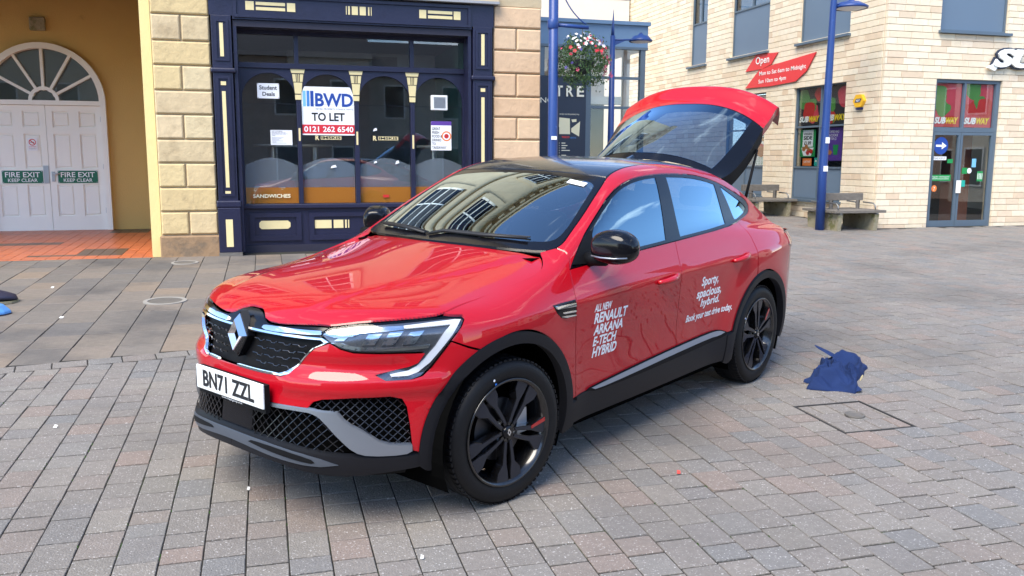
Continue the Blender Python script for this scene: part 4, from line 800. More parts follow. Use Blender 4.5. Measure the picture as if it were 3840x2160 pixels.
for nm, mt, cnt in (('foliage', 'leaf', 3600), ('pale_foliage', 'leaf_light', 900)):
    mb = MB()
    for _ in range(cnt):
        p, v = in_basket(); p += Vector((bx, by, bz))
        if rb.random() < .05: p += v*rb.random()*.10; p.z -= rb.random()*.1
        s_ = rb.uniform(.010, .024); d = Vector((rb.gauss(0, 1), rb.gauss(0, 1), rb.gauss(0, .7)+.2)).normalized(); e = d.orthogonal().normalized(); e.rotate(Matrix.Rotation(rb.random()*6.28, 3, d)); w = d.cross(e)
        mb.add([p-e*s_, p+w*s_*.5+d*.003, p+e*s_, p-w*s_*.5+d*.003], [(0, 1, 2, 3)])
    tag(mb.build(nm, mt, t), kind='stuff')
fl = MB()
for k in range(5):
    a = k*1.2566; fl.add([(0, 0, -.004), (.55*math.cos(a-.5), .55*math.sin(a-.5), .12), (1.0*math.cos(a-.28), 1.0*math.sin(a-.28), .18), (1.0*math.cos(a+.28), 1.0*math.sin(a+.28), .18), (.55*math.cos(a+.5), .55*math.sin(a+.5), .12)], [(0, 1, 2, 3, 4)])
fm = {}
for mt in ('petal_white', 'petal_red', 'petal_pink', 'petal_violet'): me = fl.mesh('flower'); me.materials.append(MATS[mt]); fm[mt] = me
for i in range(86):
    p, v = in_basket(); v = v.normalized(); k = rb.random()
    if i < 34: v = Vector((rb.uniform(-.7, .7), rb.uniform(-1, .2), rb.uniform(.45, 1))).normalized(); mt = 'petal_white'
    elif i < 52: v = Vector((rb.uniform(-.6, .9), -rb.uniform(.5, 1), rb.uniform(-.1, .7))).normalized(); mt = 'petal_red'
    elif i < 74: v = Vector((rb.uniform(.5, 1), -rb.uniform(.1, .9), rb.uniform(-.75, .1))).normalized(); mt = 'petal_pink'
    else: v = Vector((rb.uniform(-1, 1), -rb.uniform(.2, 1), rb.uniform(-.8, .9))).normalized(); mt = 'petal_violet' if k > .7 else 'petal_pink'
    p = Vector((v.x*.405, v.y*.375, v.z*.345)) * rb.uniform(.96, 1.06)
    if mt == 'petal_pink' and v.z < -.3 and v.x > .7: p *= 1.2
    o = bpy.data.objects.new('flower', fm[mt]); COL.objects.link(o); o.parent = t; o.location = p+Vector((bx, by, bz))-Vector(t.location); s_ = rb.uniform(.017, .03); o.scale = (s_, s_, s_)
    d = (v+Vector((rb.gauss(0, .3), rb.gauss(0, .3)-.5, rb.gauss(0, .3)))).normalized(); o.rotation_euler = d.to_track_quat('Z', 'Y').to_euler()
# ================================================================== benches
def bench(x0, y0, label):
    """two concrete end slabs, slatted double-sided seat, one back rail, metal arm loops"""
    L, D = 1.12, 1.02; zb = gz(y0+.5); t = thing('bench', (x0, y0, zb), label, 'bench', 'benches by the brick wall')
    for dx in (.10, L-.22): MB().plate([(y0+.06, zb-.02), (y0+D-.06, zb-.02), (y0+D-.02, zb+.30), (y0+.02, zb+.30)], [], (x0+dx, 0, 0), (0, 1, 0), ZU, (1, 0, 0), .09).build('end_slab', 'concrete', t, bevel=.012)
    n = 8
    for i in range(n):
        ya = y0-.02+i*(D+.04)/n; MB().box(x0, x0+L, ya+.008, ya+(D+.04)/n-.008, zb+.325, zb+.375).build('seat_slat', 'old_wood', t, bevel=.005)
    for dx in (.12, L-.2): MB().box(x0+dx, x0+dx+.05, y0+.01, y0+D-.01, zb+.30, zb+.325).build('bearer', 'galv', t)
    ym = y0+D*.52
    for dx in (.22, L-.30): 
        MB().box(x0+dx, x0+dx+.05, ym-.05, ym-.03, zb+.375, zb+.56).build('back_post', 'old_wood', t); MB().box(x0+dx+.08, x0+dx+.13, ym+.02, ym+.04, zb+.375, zb+.56).build('back_post', 'old_wood', t)
    MB().box(x0+.05, x0+L-.15, ym-.045, ym+.035, zb+.54, zb+.68).build('back_rail', 'old_wood', t, bevel=.006)
    for dx in (.13, L-.17):
        for s_ in (0, 1):
            ya, yb_ = (y0+.08, ym-.08) if s_ == 0 else (ym+.08, y0+D-.08)
            MB().tube([(x0+dx, ya, zb+.37), (x0+dx, ya+.02, zb+.46), (x0+dx, ya+.08, zb+.50), (x0+dx, yb_, zb+.51)], .014).build('arm_loop', 'galv', t, smooth=True)
    return t
bench(10.17, 13.90, 'grey wooden bench on mossy concrete slabs behind the blue lamp post'); bench(10.15, 16.75, 'grey wooden bench partly hidden behind the tail of the red car')
class Spl:
    def __init__(s,*pts):
        s.x=np.array(pts[0::2],float); s.y=np.array(pts[1::2],float); n=len(s.x); h=np.diff(s.x)
        A=np.eye(n); b=np.zeros(n)
        for i in range(1,n-1):
            A[i,i-1]=h[i-1];A[i,i]=2*(h[i-1]+h[i]);A[i,i+1]=h[i]
            b[i]=6*((s.y[i+1]-s.y[i])/h[i]-(s.y[i]-s.y[i-1])/h[i-1])
        s.m=np.linalg.solve(A,b); s.h=h
        s.d0=(s.y[1]-s.y[0])/h[0]-h[0]*s.m[1]/6; s.d1=(s.y[-1]-s.y[-2])/h[-1]+h[-1]*s.m[-2]/6
    def __call__(s,t):
        t=np.asarray(t,float); i=np.clip(np.searchsorted(s.x,t)-1,0,len(s.h)-1); h=s.h[i]
        tc=np.clip(t,s.x[0],s.x[-1]); a=(s.x[i+1]-tc)/h; b=(tc-s.x[i])/h
        v=a*s.y[i]+b*s.y[i+1]+((a**3-a)*s.m[i]+(b**3-b)*s.m[i+1])*h*h/6
        return v+np.where(t<s.x[0],(t-s.x[0])*s.d0,0)+np.where(t>s.x[-1],(t-s.x[-1])*s.d1,0)
def smax(a,b,k): return (a+b+np.sqrt((a-b)**2+k*k))/2
def smin(a,b,k): return (a+b-np.sqrt((a-b)**2+k*k))/2
def sstep(a,b,t): t=np.clip((t-a)/(b-a),0,1); return t*t*t*(t*(6*t-15)+10)
WZ=Spl(.10,.80,.20,.835,.30,.858,.42,.872,.55,.880,.70,.888,.80,.893,.85,.8955,.88,.8965,.895,.8955,.91,.8905,.95,.8725,1.0,.849,1.06,.818,1.12,.785,1.2,.745)
XF=Spl(.10,-.70,.18,-.80,.24,-.868,.30,-.892,.37,-.895,.46,-.886,.58,-.874,.70,-.856,.82,-.838,.90,-.808,.96,-.765,1.05,-.68)
XR=Spl(.15,3.50,.25,3.60,.35,3.65,.5,3.672,.7,3.672,.9,3.662,1.0,3.645,1.08,3.60,1.2,3.50)
ZC=Spl(-.90,.868,-.85,.903,-.777,.945,-.65,.984,-.45,1.019,-.2,1.051,.0,1.073,.2,1.099,.45,1.132,.8,1.165,1.5,1.17,2.4,1.16,3.0,1.12,3.4,1.09,3.7,1.03)
ZK=Spl(-.9,.03,-.6,.055,-.2,.085,.1,.085,.4,.06,.7,.04,2.5,.03,3.7,.03)
ZRC=Spl(.8,1.38,1.0,1.468,1.15,1.517,1.3,1.549,1.5,1.570,1.75,1.576,2.0,1.567,2.25,1.545,2.5,1.506,2.8,1.437,3.06,1.35,3.37,1.215,3.6,1.105,3.8,.98)
def lower(P):
    x,y,z=P[:,0],np.abs(P[:,1]),P[:,2]
    ze=z-.045*np.clip((x-.6)/2.2,-.3,1.2)*sstep(.6,.9,z)
    W=WZ(ze)
    r1=np.hypot(x,z-.35); r2=np.hypot(x-2.72,z-.35)
    W=W+.020*np.exp(-((r1-.45)/.13)**2)+.026*np.exp(-((r2-.46)/.15)**2)
    W=W-.012*np.exp(-((x-1.35)/.75)**2)*np.exp(-((z-.55)/.16)**2)
    x0,x1,n=.22,2.75,2.5
    Lf=x0-XF(z); Lr=XR(z)-x1
    a=np.where(x<x0,(x0-x)/Lf,np.where(x>x1,(x-x1)/Lr,0)); nn=np.where(x<x0,n,3.6)
    q=(np.maximum(a,0)**nn+(y/W)**nn+1e-12)**(1/nn)
    Fs=(q-1)*W
    mk=sstep(-.30,-.42,x)*sstep(.22,.36,y)
    Fs=Fs-mk*(.014*np.exp(-((z-.665)/.030)**2)-.010*np.exp(-((z-.735)/.035)**2)*sstep(-.45,-.55,x)+.008*np.exp(-((z-.625)/.018)**2))
    # hood
    rid=.30+.30*(x+.8)/1.3
    zh=ZC(x)-ZK(x)*(y/.75)**2+.012*sstep(rid+.05,rid-.05,y)*sstep(-.82,-.5,x)*sstep(.75,.3,x)
    Fh=(z-zh)*.93
    return smax(Fs,Fh,.055)
def green(P):
    x,y,z=P[:,0],np.abs(P[:,1]),P[:,2]
    dz=z-1.08
    wg=.812-.25*dz-.34*np.maximum(dz,-.1)**2-.026*np.maximum(x-1.3,0)**2-.05*np.maximum(1.1-x,0)**2
    Fs=(y-wg)*.9
    zr=ZRC(x)-.06*y**2-.10*y**4
    Fr=(z-zr)*.95
    xb=.507-.15*(1-(y/.664)**2)
    X=x-xb
    Fw=(z-1.125-.50*X+.045*X*(X-.75))*.89
    F=smax(Fr,Fw,.035)
    return np.maximum(smax(F,Fs,.042),1.0-z)
def body(P): return smin(lower(P),green(P),.03)
def grad(F,P,e=1.5e-3):
    g=np.stack([F(P+d)-F(P-d) for d in np.eye(3)*e],1)
    return g/np.linalg.norm(g,axis=1,keepdims=True)
def cast(F,O,D,T=3.0,n=150):
    """first root along O+tD from outside"""
    O=np.atleast_2d(O);D=np.broadcast_to(D,O.shape); N=len(O)
    ts=np.linspace(0,T,n); lo=np.zeros(N); hi=np.full(N,np.nan); prev=F(O)
    for a,b in zip(ts[:-1],ts[1:]):
        f=F(O+D*b); m=np.isnan(hi)&(f<=0)&(prev>0); lo[m]=a; hi[m]=b; prev=np.where(np.isnan(hi),f,prev)
    bad=np.isnan(hi); hi=np.where(bad,lo,hi)
    for _ in range(24):
        m=(lo+hi)/2; f=F(O+D*m[:,None]); s=f>0; lo=np.where(s,m,lo); hi=np.where(s,hi,m)
    Q=O+D*((lo+hi)/2)[:,None]; Q[bad]=np.nan
    return Q
# ================================================================== the red car
pm('car_red', (.43, .002, .010), .45, metal=0, var=.0, coat=1.0, spec=.12, coatr=.012)
pm('gloss_black', (.004, .004, .006), .14, var=0, coat=.0, spec=.35); pm('roof_black', (.008, .009, .012), .22, var=0, coat=.8, coatr=.08)
pm('clad', s2l(20, 20, 25), .5, spec=.3, var=.06, scale=60, bump=.05, bscale=400); pm('clad_dark', (.006, .006, .007), .6, spec=.15, var=.05); pm('liner', (.003, .003, .003), .9, var=0, spec=0)
pm('dash_grey', (.06, .06, .065), .2, metal=.9, var=0); pm('chrome', (.82, .83, .85), .08, metal=1, var=0); pm('dark_chrome', (.25, .26, .28), .18, metal=1, var=0); pm('satin_silver', s2l(150, 156, 166), .35, metal=.75, var=.03)
pm('drl', (.70, .73, .78), .25, var=0); pm('lamp_inner', (.16, .165, .18), .18, metal=.8, var=.2, scale=30); pm('reflector', (.7, .72, .75), .1, metal=1, var=.1, scale=20)
pm('tyre', (.006, .006, .007), .55, spec=.28, var=.1, bump=.05, bscale=90); pm('rim_black', (.005, .005, .006), .22, var=0, coat=.7); pm('rim_face', s2l(52, 54, 62), .25, metal=.5, var=.02); pm('disc', (.10, .10, .11), .4, metal=1, var=.1); pm('caliper', (.5, .52, .55), .4, metal=.8, var=.1)
pm('decal_white', (.86, .86, .86), .4, var=0, coat=.3); pm('plate_white', (.80, .82, .80), .35, var=0); pm('tail_red', (.35, .004, .006), .1, var=0, coat=1); pm('cabin', (.018, .018, .02), .8, var=.1); pm('cabin_light', (.05, .05, .055), .8, var=.1); pm('wiper', (.01, .01, .011), .5, var=0); pm('blue_dot', s2l(40, 120, 220), .5, var=0)
glassmat('screen_glass', (.50, .56, .56), 1.52, gain=5.0, coat=(.78, .92, 1.0)); glassmat('side_glass', (.12, .14, .15), 1.9, gain=3.0, coat=(.58, .84, 1.0)); glassmat('lamp_glass', (.93, .94, .95), 1.45)  # blue tint and raised gain paint a bluer sky into the car glass reflections
pm('skid_grey', s2l(92, 98, 108), .4, metal=.5, var=.03); pm('strip_silver_sheen', s2l(150, 156, 166), .35, metal=.3, var=0)  # silver sill strip lightened to show the sky its top edge would mirror
car = bpy.data.objects.new('car', None); COL.objects.link(car)
nrm = Vector((0, -.0279890, .9996082)); F_, L_ = -CAR_E, CAR_L
car.matrix_world = Matrix(((F_.x, L_.x, nrm.x, CAR_O.x), (F_.y, L_.y, nrm.y, CAR_O.y), (F_.z, L_.z, nrm.z, CAR_O.z), (0, 0, 0, 1)))
tag(car, 'glossy red coupe-style crossover car with its tailgate raised and white lettering on the doors', 'car')
def cb(mb, name, mat, parent=None, **k):
    """build car geometry given in (rearward x, left y, z)"""
    mb.v = [(-x, y, z) for x, y, z in mb.v]; mb.f = [tuple(reversed(f)) for f in mb.f]
    o = mb.build(name, mat, None, **k); o.parent = parent if parent is not None else car; return o
def crsp(P, step=.02, closed=True, sharp=None):
    """resample polyline with straight segments to short steps"""
    P = np.array(P, float); out = []; n = len(P)
    for i in range(n if closed else n-1):
        a, b = P[i], P[(i+1) % n]; k = max(1, int(np.ceil(np.linalg.norm(b-a)/step)))
        out += [a+(b-a)*j/k for j in range(k)]
    if not closed: out.append(P[-1])
    return np.array(out)
def smoothpoly(P, it=1, keep=50):
    """Chaikin-like smoothing of an outline that keeps real corners"""
    P = np.array(P, float)
    for _ in range(it):
        n = len(P); Q = []
        for i in range(n):
            a, b, c = P[i-1], P[i], P[(i+1) % n]; u, v = b-a, c-b; cs = u@v/(np.linalg.norm(u)*np.linalg.norm(v)+1e-9)
            if cs < math.cos(rad(keep)): Q.append(b)
            else: Q += [b*.75+a*.25, b*.75+c*.25]
        P = np.array(Q)
    return P
def frame_of(d):
    d = np.array(d, float); d /= np.linalg.norm(d); h = np.array([0, 0, 1.]) if abs(d[2]) < .8 else np.array([1., 0, 0])
    u = np.cross(h, d); u /= np.linalg.norm(u); v = np.cross(d, u); return d, u, v
def inset(Q, s):
    n = len(Q); A = sum(Q[i][0]*Q[(i+1) % n][1]-Q[(i+1) % n][0]*Q[i][1] for i in range(n)); sg = 1 if A > 0 else -1; out = []
    for i in range(n):
        a, b, c = Q[i-1], Q[i], Q[(i+1) % n]; e1, e2 = b-a, c-b
        n1 = np.array([-e1[1], e1[0]])/(np.linalg.norm(e1)+1e-9); n2 = np.array([-e2[1], e2[0]])/(np.linalg.norm(e2)+1e-9); m_ = n1+n2; l = np.linalg.norm(m_)
        m_ = m_/l if l > 1e-6 else n1; k = min(1/max(.4, m_@n1), 2.0); out.append(b+m_*s*sg*k)
    return np.array(out)
def sheet(outline, d, F=None, holes=(), off=0.0, grid=.03, shrink=.0032, skirt=.014, smooth=1, step=.02, offn=None):
    """triangulated skin: outline (3D points) filled on the body surface seen along d"""
    F = F or body; d, u, v = frame_of(d)
    to2 = lambda P: np.stack([np.asarray(P, float)@u, np.asarray(P, float)@v], 1)
    A = to2(outline); A = smoothpoly(A, smooth) if smooth else A; A = crsp(A, step); A = inset(A, shrink) if shrink else A
    Hs = []
    for h in holes:
        h2 = to2(h); h2 = smoothpoly(h2, smooth) if smooth else h2; h2 = crsp(h2, step); Hs.append(inset(h2, -shrink) if shrink else h2)
    loops = [A]+Hs; pts = []; es = []; fcs = []
    for lp in loops:
        b = len(pts); pts += [Vector((p[0], p[1])) for p in lp]; k = len(lp); fcs.append([b+i for i in range(k)])
    nb = len(pts); mn, mx = A.min(0), A.max(0)
    gx, gy = np.meshgrid(np.arange(mn[0]+grid*.5, mx[0], grid), np.arange(mn[1]+grid*.5, mx[1], grid)); G = np.stack([gx.ravel(), gy.ravel()], 1)
    if len(G):
        B = np.concatenate(loops); keep = [i for i, g in enumerate(G) if inpoly(g[0], g[1], A) and not any(inpoly(g[0], g[1], h) for h in Hs)]
        G = G[keep]
        if len(G):
            dm = np.sqrt(((G[:, None]-B[None])**2).sum(2)).min(1); G = G[dm > grid*.45]; pts += [Vector((g[0], g[1])) for g in G]
    cv, ce, cf, ov, oe, of = delaunay_2d_cdt(pts, [], fcs, 1, 1e-6)
    if Hs: cf = [f for f in cf if not any(inpoly(sum(cv[i].x for i in f)/3, sum(cv[i].y for i in f)/3, h) for h in Hs)]
    C2 = np.array([(p.x, p.y) for p in cv]); dep = np.asarray(outline, float)@d; s0 = dep.min()-.45; T = dep.max()-dep.min()+.95
    O = C2[:, :1]*u+C2[:, 1:]*v+s0*d; Q = cast(F, O, d, T, max(60, int(T/.012)))
    ok = ~np.isnan(Q[:, 0]); Qs = np.where(ok[:, None], Q, 0); N = grad(F, Qs)
    P = Qs+N*off if offn is None else Qs+offn
    T_ = []
    for f in cf:
        if all(ok[i] for i in f):
            a, b, c = P[f[0]], P[f[1]], P[f[2]]; T_.append(tuple(f) if np.cross(b-a, c-a)@(N[f[0]]+N[f[1]]+N[f[2]]) > 0 else (f[0], f[2], f[1]))
    if skirt:
        cnt = {}
        for f in T_:
            for i in range(3): e = (f[i], f[(i+1) % 3]); cnt[e] = 1
        bd = [e for e in cnt if (e[1], e[0]) not in cnt]; idx = {}; P = list(P); N = list(N)
        for a, b in bd:
            for i in (a, b):
                if i not in idx: idx[i] = len(P); P.append(P[i]-N[i]*skirt); N.append(N[i])
            T_.append((b, a, idx[a])); T_.append((b, idx[a], idx[b]))
        P = np.array(P); N = np.array(N)
    return P, N, T_
def put(name, mat, S, parent=None, mirror=False):
    P, N, T_ = S; sy = -1 if mirror else 1
    V_ = np.stack([-P[:, 0], P[:, 1]*sy, P[:, 2]], 1); M_ = np.stack([-N[:, 0], N[:, 1]*sy, N[:, 2]], 1)
    fs = [f if mirror else (f[0], f[2], f[1]) for f in T_]
    me = bpy.data.meshes.new(name); me.from_pydata(V_.tolist(), [], fs); me.polygons.foreach_set('use_smooth', [True]*len(fs)); me.update()
    me.normals_split_custom_set_from_vertices(M_.tolist()); me.materials.append(MATS[mat])
    o = bpy.data.objects.new(name, me); COL.objects.link(o); o.parent = parent if parent is not None else car; return o
def both(name, mat, outline, d, parents=(None, None), **k):
    S = sheet(outline, d, **k); return put(name, mat, S, parents[0]), put(name, mat, S, parents[1], True)
def full(name, mat, half, d, parent=None, **k):
    """half outline from centre line to centre line on the y>0 side, completed by mirroring"""
    H_ = [tuple(p) for p in half]; o = H_+[(p[0], -p[1], p[2]) for p in reversed(H_) if abs(p[1]) > 1e-6]; return put(name, mat, sheet(o, d, **k), parent)
xz = lambda *p: [(x, .88, z) for x, z in p]
circ = lambda cx, cz, r, a0, a1, n=16: [(cx+r*math.cos(rad(a0+(a1-a0)*i/n)), cz+r*math.sin(rad(a0+(a1-a0)*i/n))) for i in range(n+1)]
SIDE = (0, -1, 0); UPSIDE = (0, -.80, -.60); TOPV = (0, 0, -1); FRONT = (1, 0, 0); CORNER = (.72, -.69, 0)
AR, AI = .478, .422
def angx(r, z): return math.degrees(math.asin(max(-1, min(1, (z-.345)/r))))
# outlines taken on the body (rearward x, left y, z)
lip = [(-.749, 0, .934), (-.747, .04, .934), (-.764, .085, .921), (-.791, .131, .890), (-.783, .223, .888), (-.756, .326, .897), (-.724, .409, .903), (-.700, .467, .901)]
hedge = [(-.633, .549, .917), (-.532, .644, .926), (-.410, .719, .933), (-.316, .752, .938)]
shut = [(-.19, .742, .955), (-.072, .745, .971), (.0, .745, .984), (.144, .755, 1.004), (.254, .765, 1.023), (.343, .765, 1.044), (.401, .743, 1.066), (.462, .693, 1.098), (.490, .655, 1.118)]
cowl = [(.432, .486, 1.131), (.373, .235, 1.139), (.352, .10, 1.139), (.350, 0, 1.139)]
full('bonnet', 'car_red', lip+hedge+shut+cowl, (.25, 0, -.97), F=lower, grid=.028, smooth=1)
# front wing: from bonnet shut line down to the arch and back to the door
head_t = [(-.316, .752, .938), (-.286, .777, .930), (-.240, .798, .926), (-.238, .811, .917), (-.281, .827, .875), (-.331, .820, .827)]
gap_b = [(-.261, .852, .794), (-.185, .876, .768)]
a0 = 180-angx(AR, .768)
archp = [(x, .90, z) for x, z in circ(0.0, .345, AR, a0, angx(AR, .40), 18)]
dgap = [(.516, .883, .393), (.500, .88, .60), (.490, .889, .80), (.491, .889, .901), (.499, .866, .960), (.527, .819, 1.045)]
both('front_wing', 'car_red', head_t+gap_b+archp+dgap+[(.56, .790, 1.075), (.575, .755, 1.105), (.560, .706, 1.140)]+list(reversed(shut)), (0.05, -.80, -.60), grid=.025)
# doors and quarter panel
dlo = [(.532, .820, 1.045), (.95, .824, 1.068), (1.221, .823, 1.081), (1.597, .817, 1.095), (2.316, .790, 1.120), (2.567, .759, 1.143), (2.75, .73, 1.172), (2.818, .719, 1.194), (2.845, .70, 1.235), (2.822, .687, 1.274), (2.679, .676, 1.326), (2.46, .655, 1.401), (2.28, .645, 1.443), (2.07, .637, 1.472), (1.75, .640, 1.484), (1.483, .647, 1.478), (1.289, .656, 1.456), (1.094, .673, 1.394), (.859, .727, 1.267), (.707, .762, 1.175)]
bgap = [(1.597, .817, 1.095), (1.575, .85, 1.02), (1.554, .889, .928), (1.548, .885, .82), (1.550, .883, .707), (1.565, .88, .55), (1.585, .87, .42)]
clad_top = [(.516, .88, .400), (.60, .88, .405), (1.0, .87, .412), (1.585, .87, .425), (2.0, .87, .437), (2.27, .89, .445)]
both('front_door', 'car_red', list(reversed(dgap))+clad_top[1:4]+list(reversed(bgap[:-1]))+[(1.221, .823, 1.081), (.95, .824, 1.068)], (0, -.92, -.39), grid=.028)
AR2 = .458
ra = circ(2.72, .345, AR2, 180-math.degrees(math.asin((.445-.345)/AR2)), 108, 10)
rgap = [(2.567, .759, 1.143), (2.60, .82, 1.06), (2.598, .86, .97), (2.585, .895, .86)]
both('rear_door', 'car_red', bgap+clad_top[4:]+[(x, .9, z) for x, z in ra if x < 2.583]+list(reversed(rgap))+[(2.316, .790, 1.120)], (0, -.92, -.39), grid=.028)
quart = [(2.415, .601, 1.470), (2.595, .637, 1.408), (2.804, .668, 1.320), (3.024, .701, 1.191), (3.16, .715, 1.125), (3.294, .735, 1.068), (3.40, .765, 1.01)]
rarch = [(x, .9, z) for x, z in circ(2.72, .345, AR2, 107, -8, 16)]
qp = rgap+rarch+[(3.20, .87, .38), (3.33, .84, .50), (3.40, .82, .80), (3.33, .845, .90), (3.20, .862, .935), (3.22, .83, 1.02), (3.32, .775, 1.055)]+list(reversed(quart[:-2]))
rail = [(2.28, .59, 1.50), (2.0, .565, 1.530), (1.75, .558, 1.540), (1.627, .556, 1.538), (1.451, .556, 1.527), (1.32, .562, 1.507), (1.215, .572, 1.476), (1.132, .599, 1.438), (1.02, .627, 1.382), (.842, .671, 1.286), (.695, .697, 1.206), (.61, .713, 1.159), (.562, .708, 1.142), (.578, .755, 1.107), (.563, .79, 1.078)]
both('roof_rail', 'car_red', [(.532, .820, 1.045)]+list(reversed(dlo[9:]))[0:0]+[dlo[i] for i in range(19, 9, -1)]+[quart[1], quart[0]]+rail, (0, -.72, -.69), grid=.022, skirt=.02)
both('quarter_panel', 'car_red', [rgap[0]]+list(rgap[1:])+qp[len(rgap):]+[dlo[10], dlo[9], dlo[8], dlo[7], dlo[6]], (-.18, -.90, -.38), grid=.028)
# rear bumper side, lamps and tail
both('rear_bumper', 'car_red', [(3.20, .862, .930), (3.33, .845, .895), (3.40, .82, .80), (3.33, .84, .50), (3.50, .74, .50), (3.66, .4, .52), (3.67, 0, .52), (3.665, 0, .90), (3.62, .5, .92), (3.45, .74, .93)], (-.75, -.66, 0), grid=.035)
both('rear_bumper_skirt', 'clad', [(3.20, .87, .38), (3.33, .84, .498), (3.50, .74, .498), (3.66, .4, .518), (3.67, 0, .518), (3.62, 0, .27), (3.55, .5, .27), (3.30, .78, .27), (3.19, .84, .30)], (-.75, -.66, 0), grid=.035)
both('tail_lamp', 'tail_red', [(3.20, .862, .937), (3.22, .83, 1.018), (3.34, .79, 1.02), (3.55, .66, .985), (3.60, .5, .97), (3.60, .5, .93), (3.45, .74, .937), (3.33, .845, .90)], (-.6, -.75, -.2), grid=.02, off=.006)
both('boot_sill', 'clad_dark', [(3.40, .765, 1.0), (3.60, .5, .975), (3.64, 0, .975), (3.66, 0, .91), (3.6, .55, .92), (3.42, .76, .94)], (-.8, -.55, -.2), grid=.04, off=-.01)
# wheel arch trims, sills
ftr = [(x, .9, z) for x, z in circ(0, .345, AR+.002, 180-angx(AR, .30), angx(AR, .38), 26)]+[(.515, .88, .385), (.515, .87, .24), (.42, .87, .22)]+[(x, .9, z) for x, z in circ(0, .345, AI, -14, 180+12, 26)]+[(-.44, .84, .26), (-.475, .83, .29)]
tf = both('arch_trim', 'clad', ftr, SIDE, grid=.03, off=.012, skirt=.05)
rtr = [(x, .9, z) for x, z in circ(2.72, .345, AR2+.002, 180-math.degrees(math.asin(.1/AR2)), -10, 26)]+[(3.16, .86, .25)]+[(x, .9, z) for x, z in circ(2.72, .345, .405, -12, 180+14, 26)]+[(2.27, .86, .22), (2.20, .86, .24), (2.20, .88, .43)]
both('arch_trim', 'clad', rtr, SIDE, grid=.03, off=.012, skirt=.05)
both('sill', 'clad', [(.517, .88, .398), (.60, .88, .403), (1.0, .87, .410), (1.585, .87, .423), (2.0, .87, .435), (2.20, .88, .441), (2.20, .87, .255), (1.3, .84, .25), (.517, .84, .255)], (0, -1, .1), grid=.035, off=.008, skirt=.04)
both('sill_strip', 'strip_silver_sheen', [(.66, .87, .412), (1.02, .866, .434), (1.556, .866, .463), (1.993, .871, .481), (2.10, .88, .478), (2.16, .89, .460), (2.10, .885, .446), (1.99, .87, .448), (1.58, .865, .430), (1.02, .865, .404), (.70, .867, .396)], (0, -1, 0), grid=.03, off=.018, skirt=.012, shrink=0)
both('sill_strip_body', 'clad_dark', [(.63, .87, .405), (.66, .87, .415), (1.02, .866, .439), (1.556, .866, .468), (1.993, .871, .487), (2.115, .88, .482), (2.20, .891, .452), (2.166, .887, .430), (2.003, .87, .415), (1.584, .865, .396), (1.026, .865, .382), (.70, .867, .385)], (0, -1, 0), grid=.03, off=.013, skirt=.012, shrink=0)
# glass area
g1 = [(.742, .802, 1.100), (.804, .756, 1.210), (.94, .725, 1.294), (1.127, .685, 1.388), (1.286, .669, 1.434), (1.464, .659, 1.457), (1.613, .656, 1.463), (1.555, .73, 1.29), (1.50, .81, 1.113), (1.231, .816, 1.100), (.896, .814, 1.092)]
g2 = [(1.746, .653, 1.463), (2.046, .651, 1.450), (2.266, .655, 1.420), (2.373, .663, 1.396), (2.352, .72, 1.27), (2.347, .774, 1.146), (2.0, .79, 1.128), (1.68, .809, 1.115), (1.70, .74, 1.28)]
g3 = [(2.457, .664, 1.380), (2.628, .689, 1.303), (2.745, .700, 1.252), (2.775, .712, 1.222), (2.755, .722, 1.203), (2.65, .74, 1.178), (2.534, .755, 1.158), (2.515, .752, 1.172), (2.49, .70, 1.27)]
both('window_frame', 'gloss_black', dlo, SIDE, holes=(g1, g2, g3), grid=.03, off=-.002, shrink=.002)
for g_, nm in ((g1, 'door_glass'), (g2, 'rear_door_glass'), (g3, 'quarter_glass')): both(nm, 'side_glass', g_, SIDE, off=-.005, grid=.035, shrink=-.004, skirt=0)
both('belt_moulding', 'gloss_black', [(.56, .82, 1.060), (.95, .824, 1.072), (1.221, .823, 1.085), (1.597, .817, 1.099), (2.316, .790, 1.124), (2.567, .759, 1.147), (2.567, .759, 1.160), (2.316, .79, 1.137), (1.597, .81, 1.113), (1.221, .82, 1.099), (.95, .82, 1.088), (.58, .815, 1.076)], SIDE, off=.004, grid=.03, skirt=.008, shrink=0)
ws = [(1.157, 0, 1.500), (1.158, .18, 1.496), (1.18, .428, 1.487), (1.208, .571, 1.473), (1.128, .596, 1.436), (1.016, .624, 1.380), (.838, .668, 1.284), (.691, .694, 1.204), (.606, .709, 1.157), (.556, .70, 1.138), (.509, .663, 1.126), (.434, .489, 1.131), (.376, .238, 1.139), (.354, 0, 1.139)]
wi = [(1.115, 0, 1.480), (1.115, .2, 1.477), (1.123, .512, 1.452), (1.108, .552, 1.437), (1.084, .569, 1.424), (.929, .608, 1.344), (.758, .651, 1.25), (.663, .665, 1.20), (.601, .656, 1.171), (.56, .60, 1.162), (.49, .42, 1.165), (.445, .2, 1.172), (.435, 0, 1.173)]
fullp = lambda H_: [tuple(p) for p in H_]+[(p[0], -p[1], p[2]) for p in reversed(H_) if abs(p[1]) > 1e-6]
WV = (.45, 0, -.89)
put('windscreen_border', 'gloss_black', sheet(fullp(ws), WV, holes=(fullp(wi),), grid=.04, off=-.003, shrink=.002))
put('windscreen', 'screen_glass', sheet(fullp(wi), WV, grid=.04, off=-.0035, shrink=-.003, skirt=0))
rf = [(1.162, 0, 1.502), (1.163, .18, 1.498), (1.185, .428, 1.489), (1.213, .566, 1.477), (1.32, .557, 1.508), (1.451, .551, 1.528), (1.627, .551, 1.539), (1.75, .553, 1.541), (2.0, .560, 1.531), (2.28, .585, 1.501), (2.415, .596, 1.471), (2.44, .50, 1.49), (2.50, .2, 1.505), (2.51, 0, 1.507)]
put('roof', 'roof_black', sheet(fullp(rf), TOPV, grid=.04, off=-.001, shrink=.002))
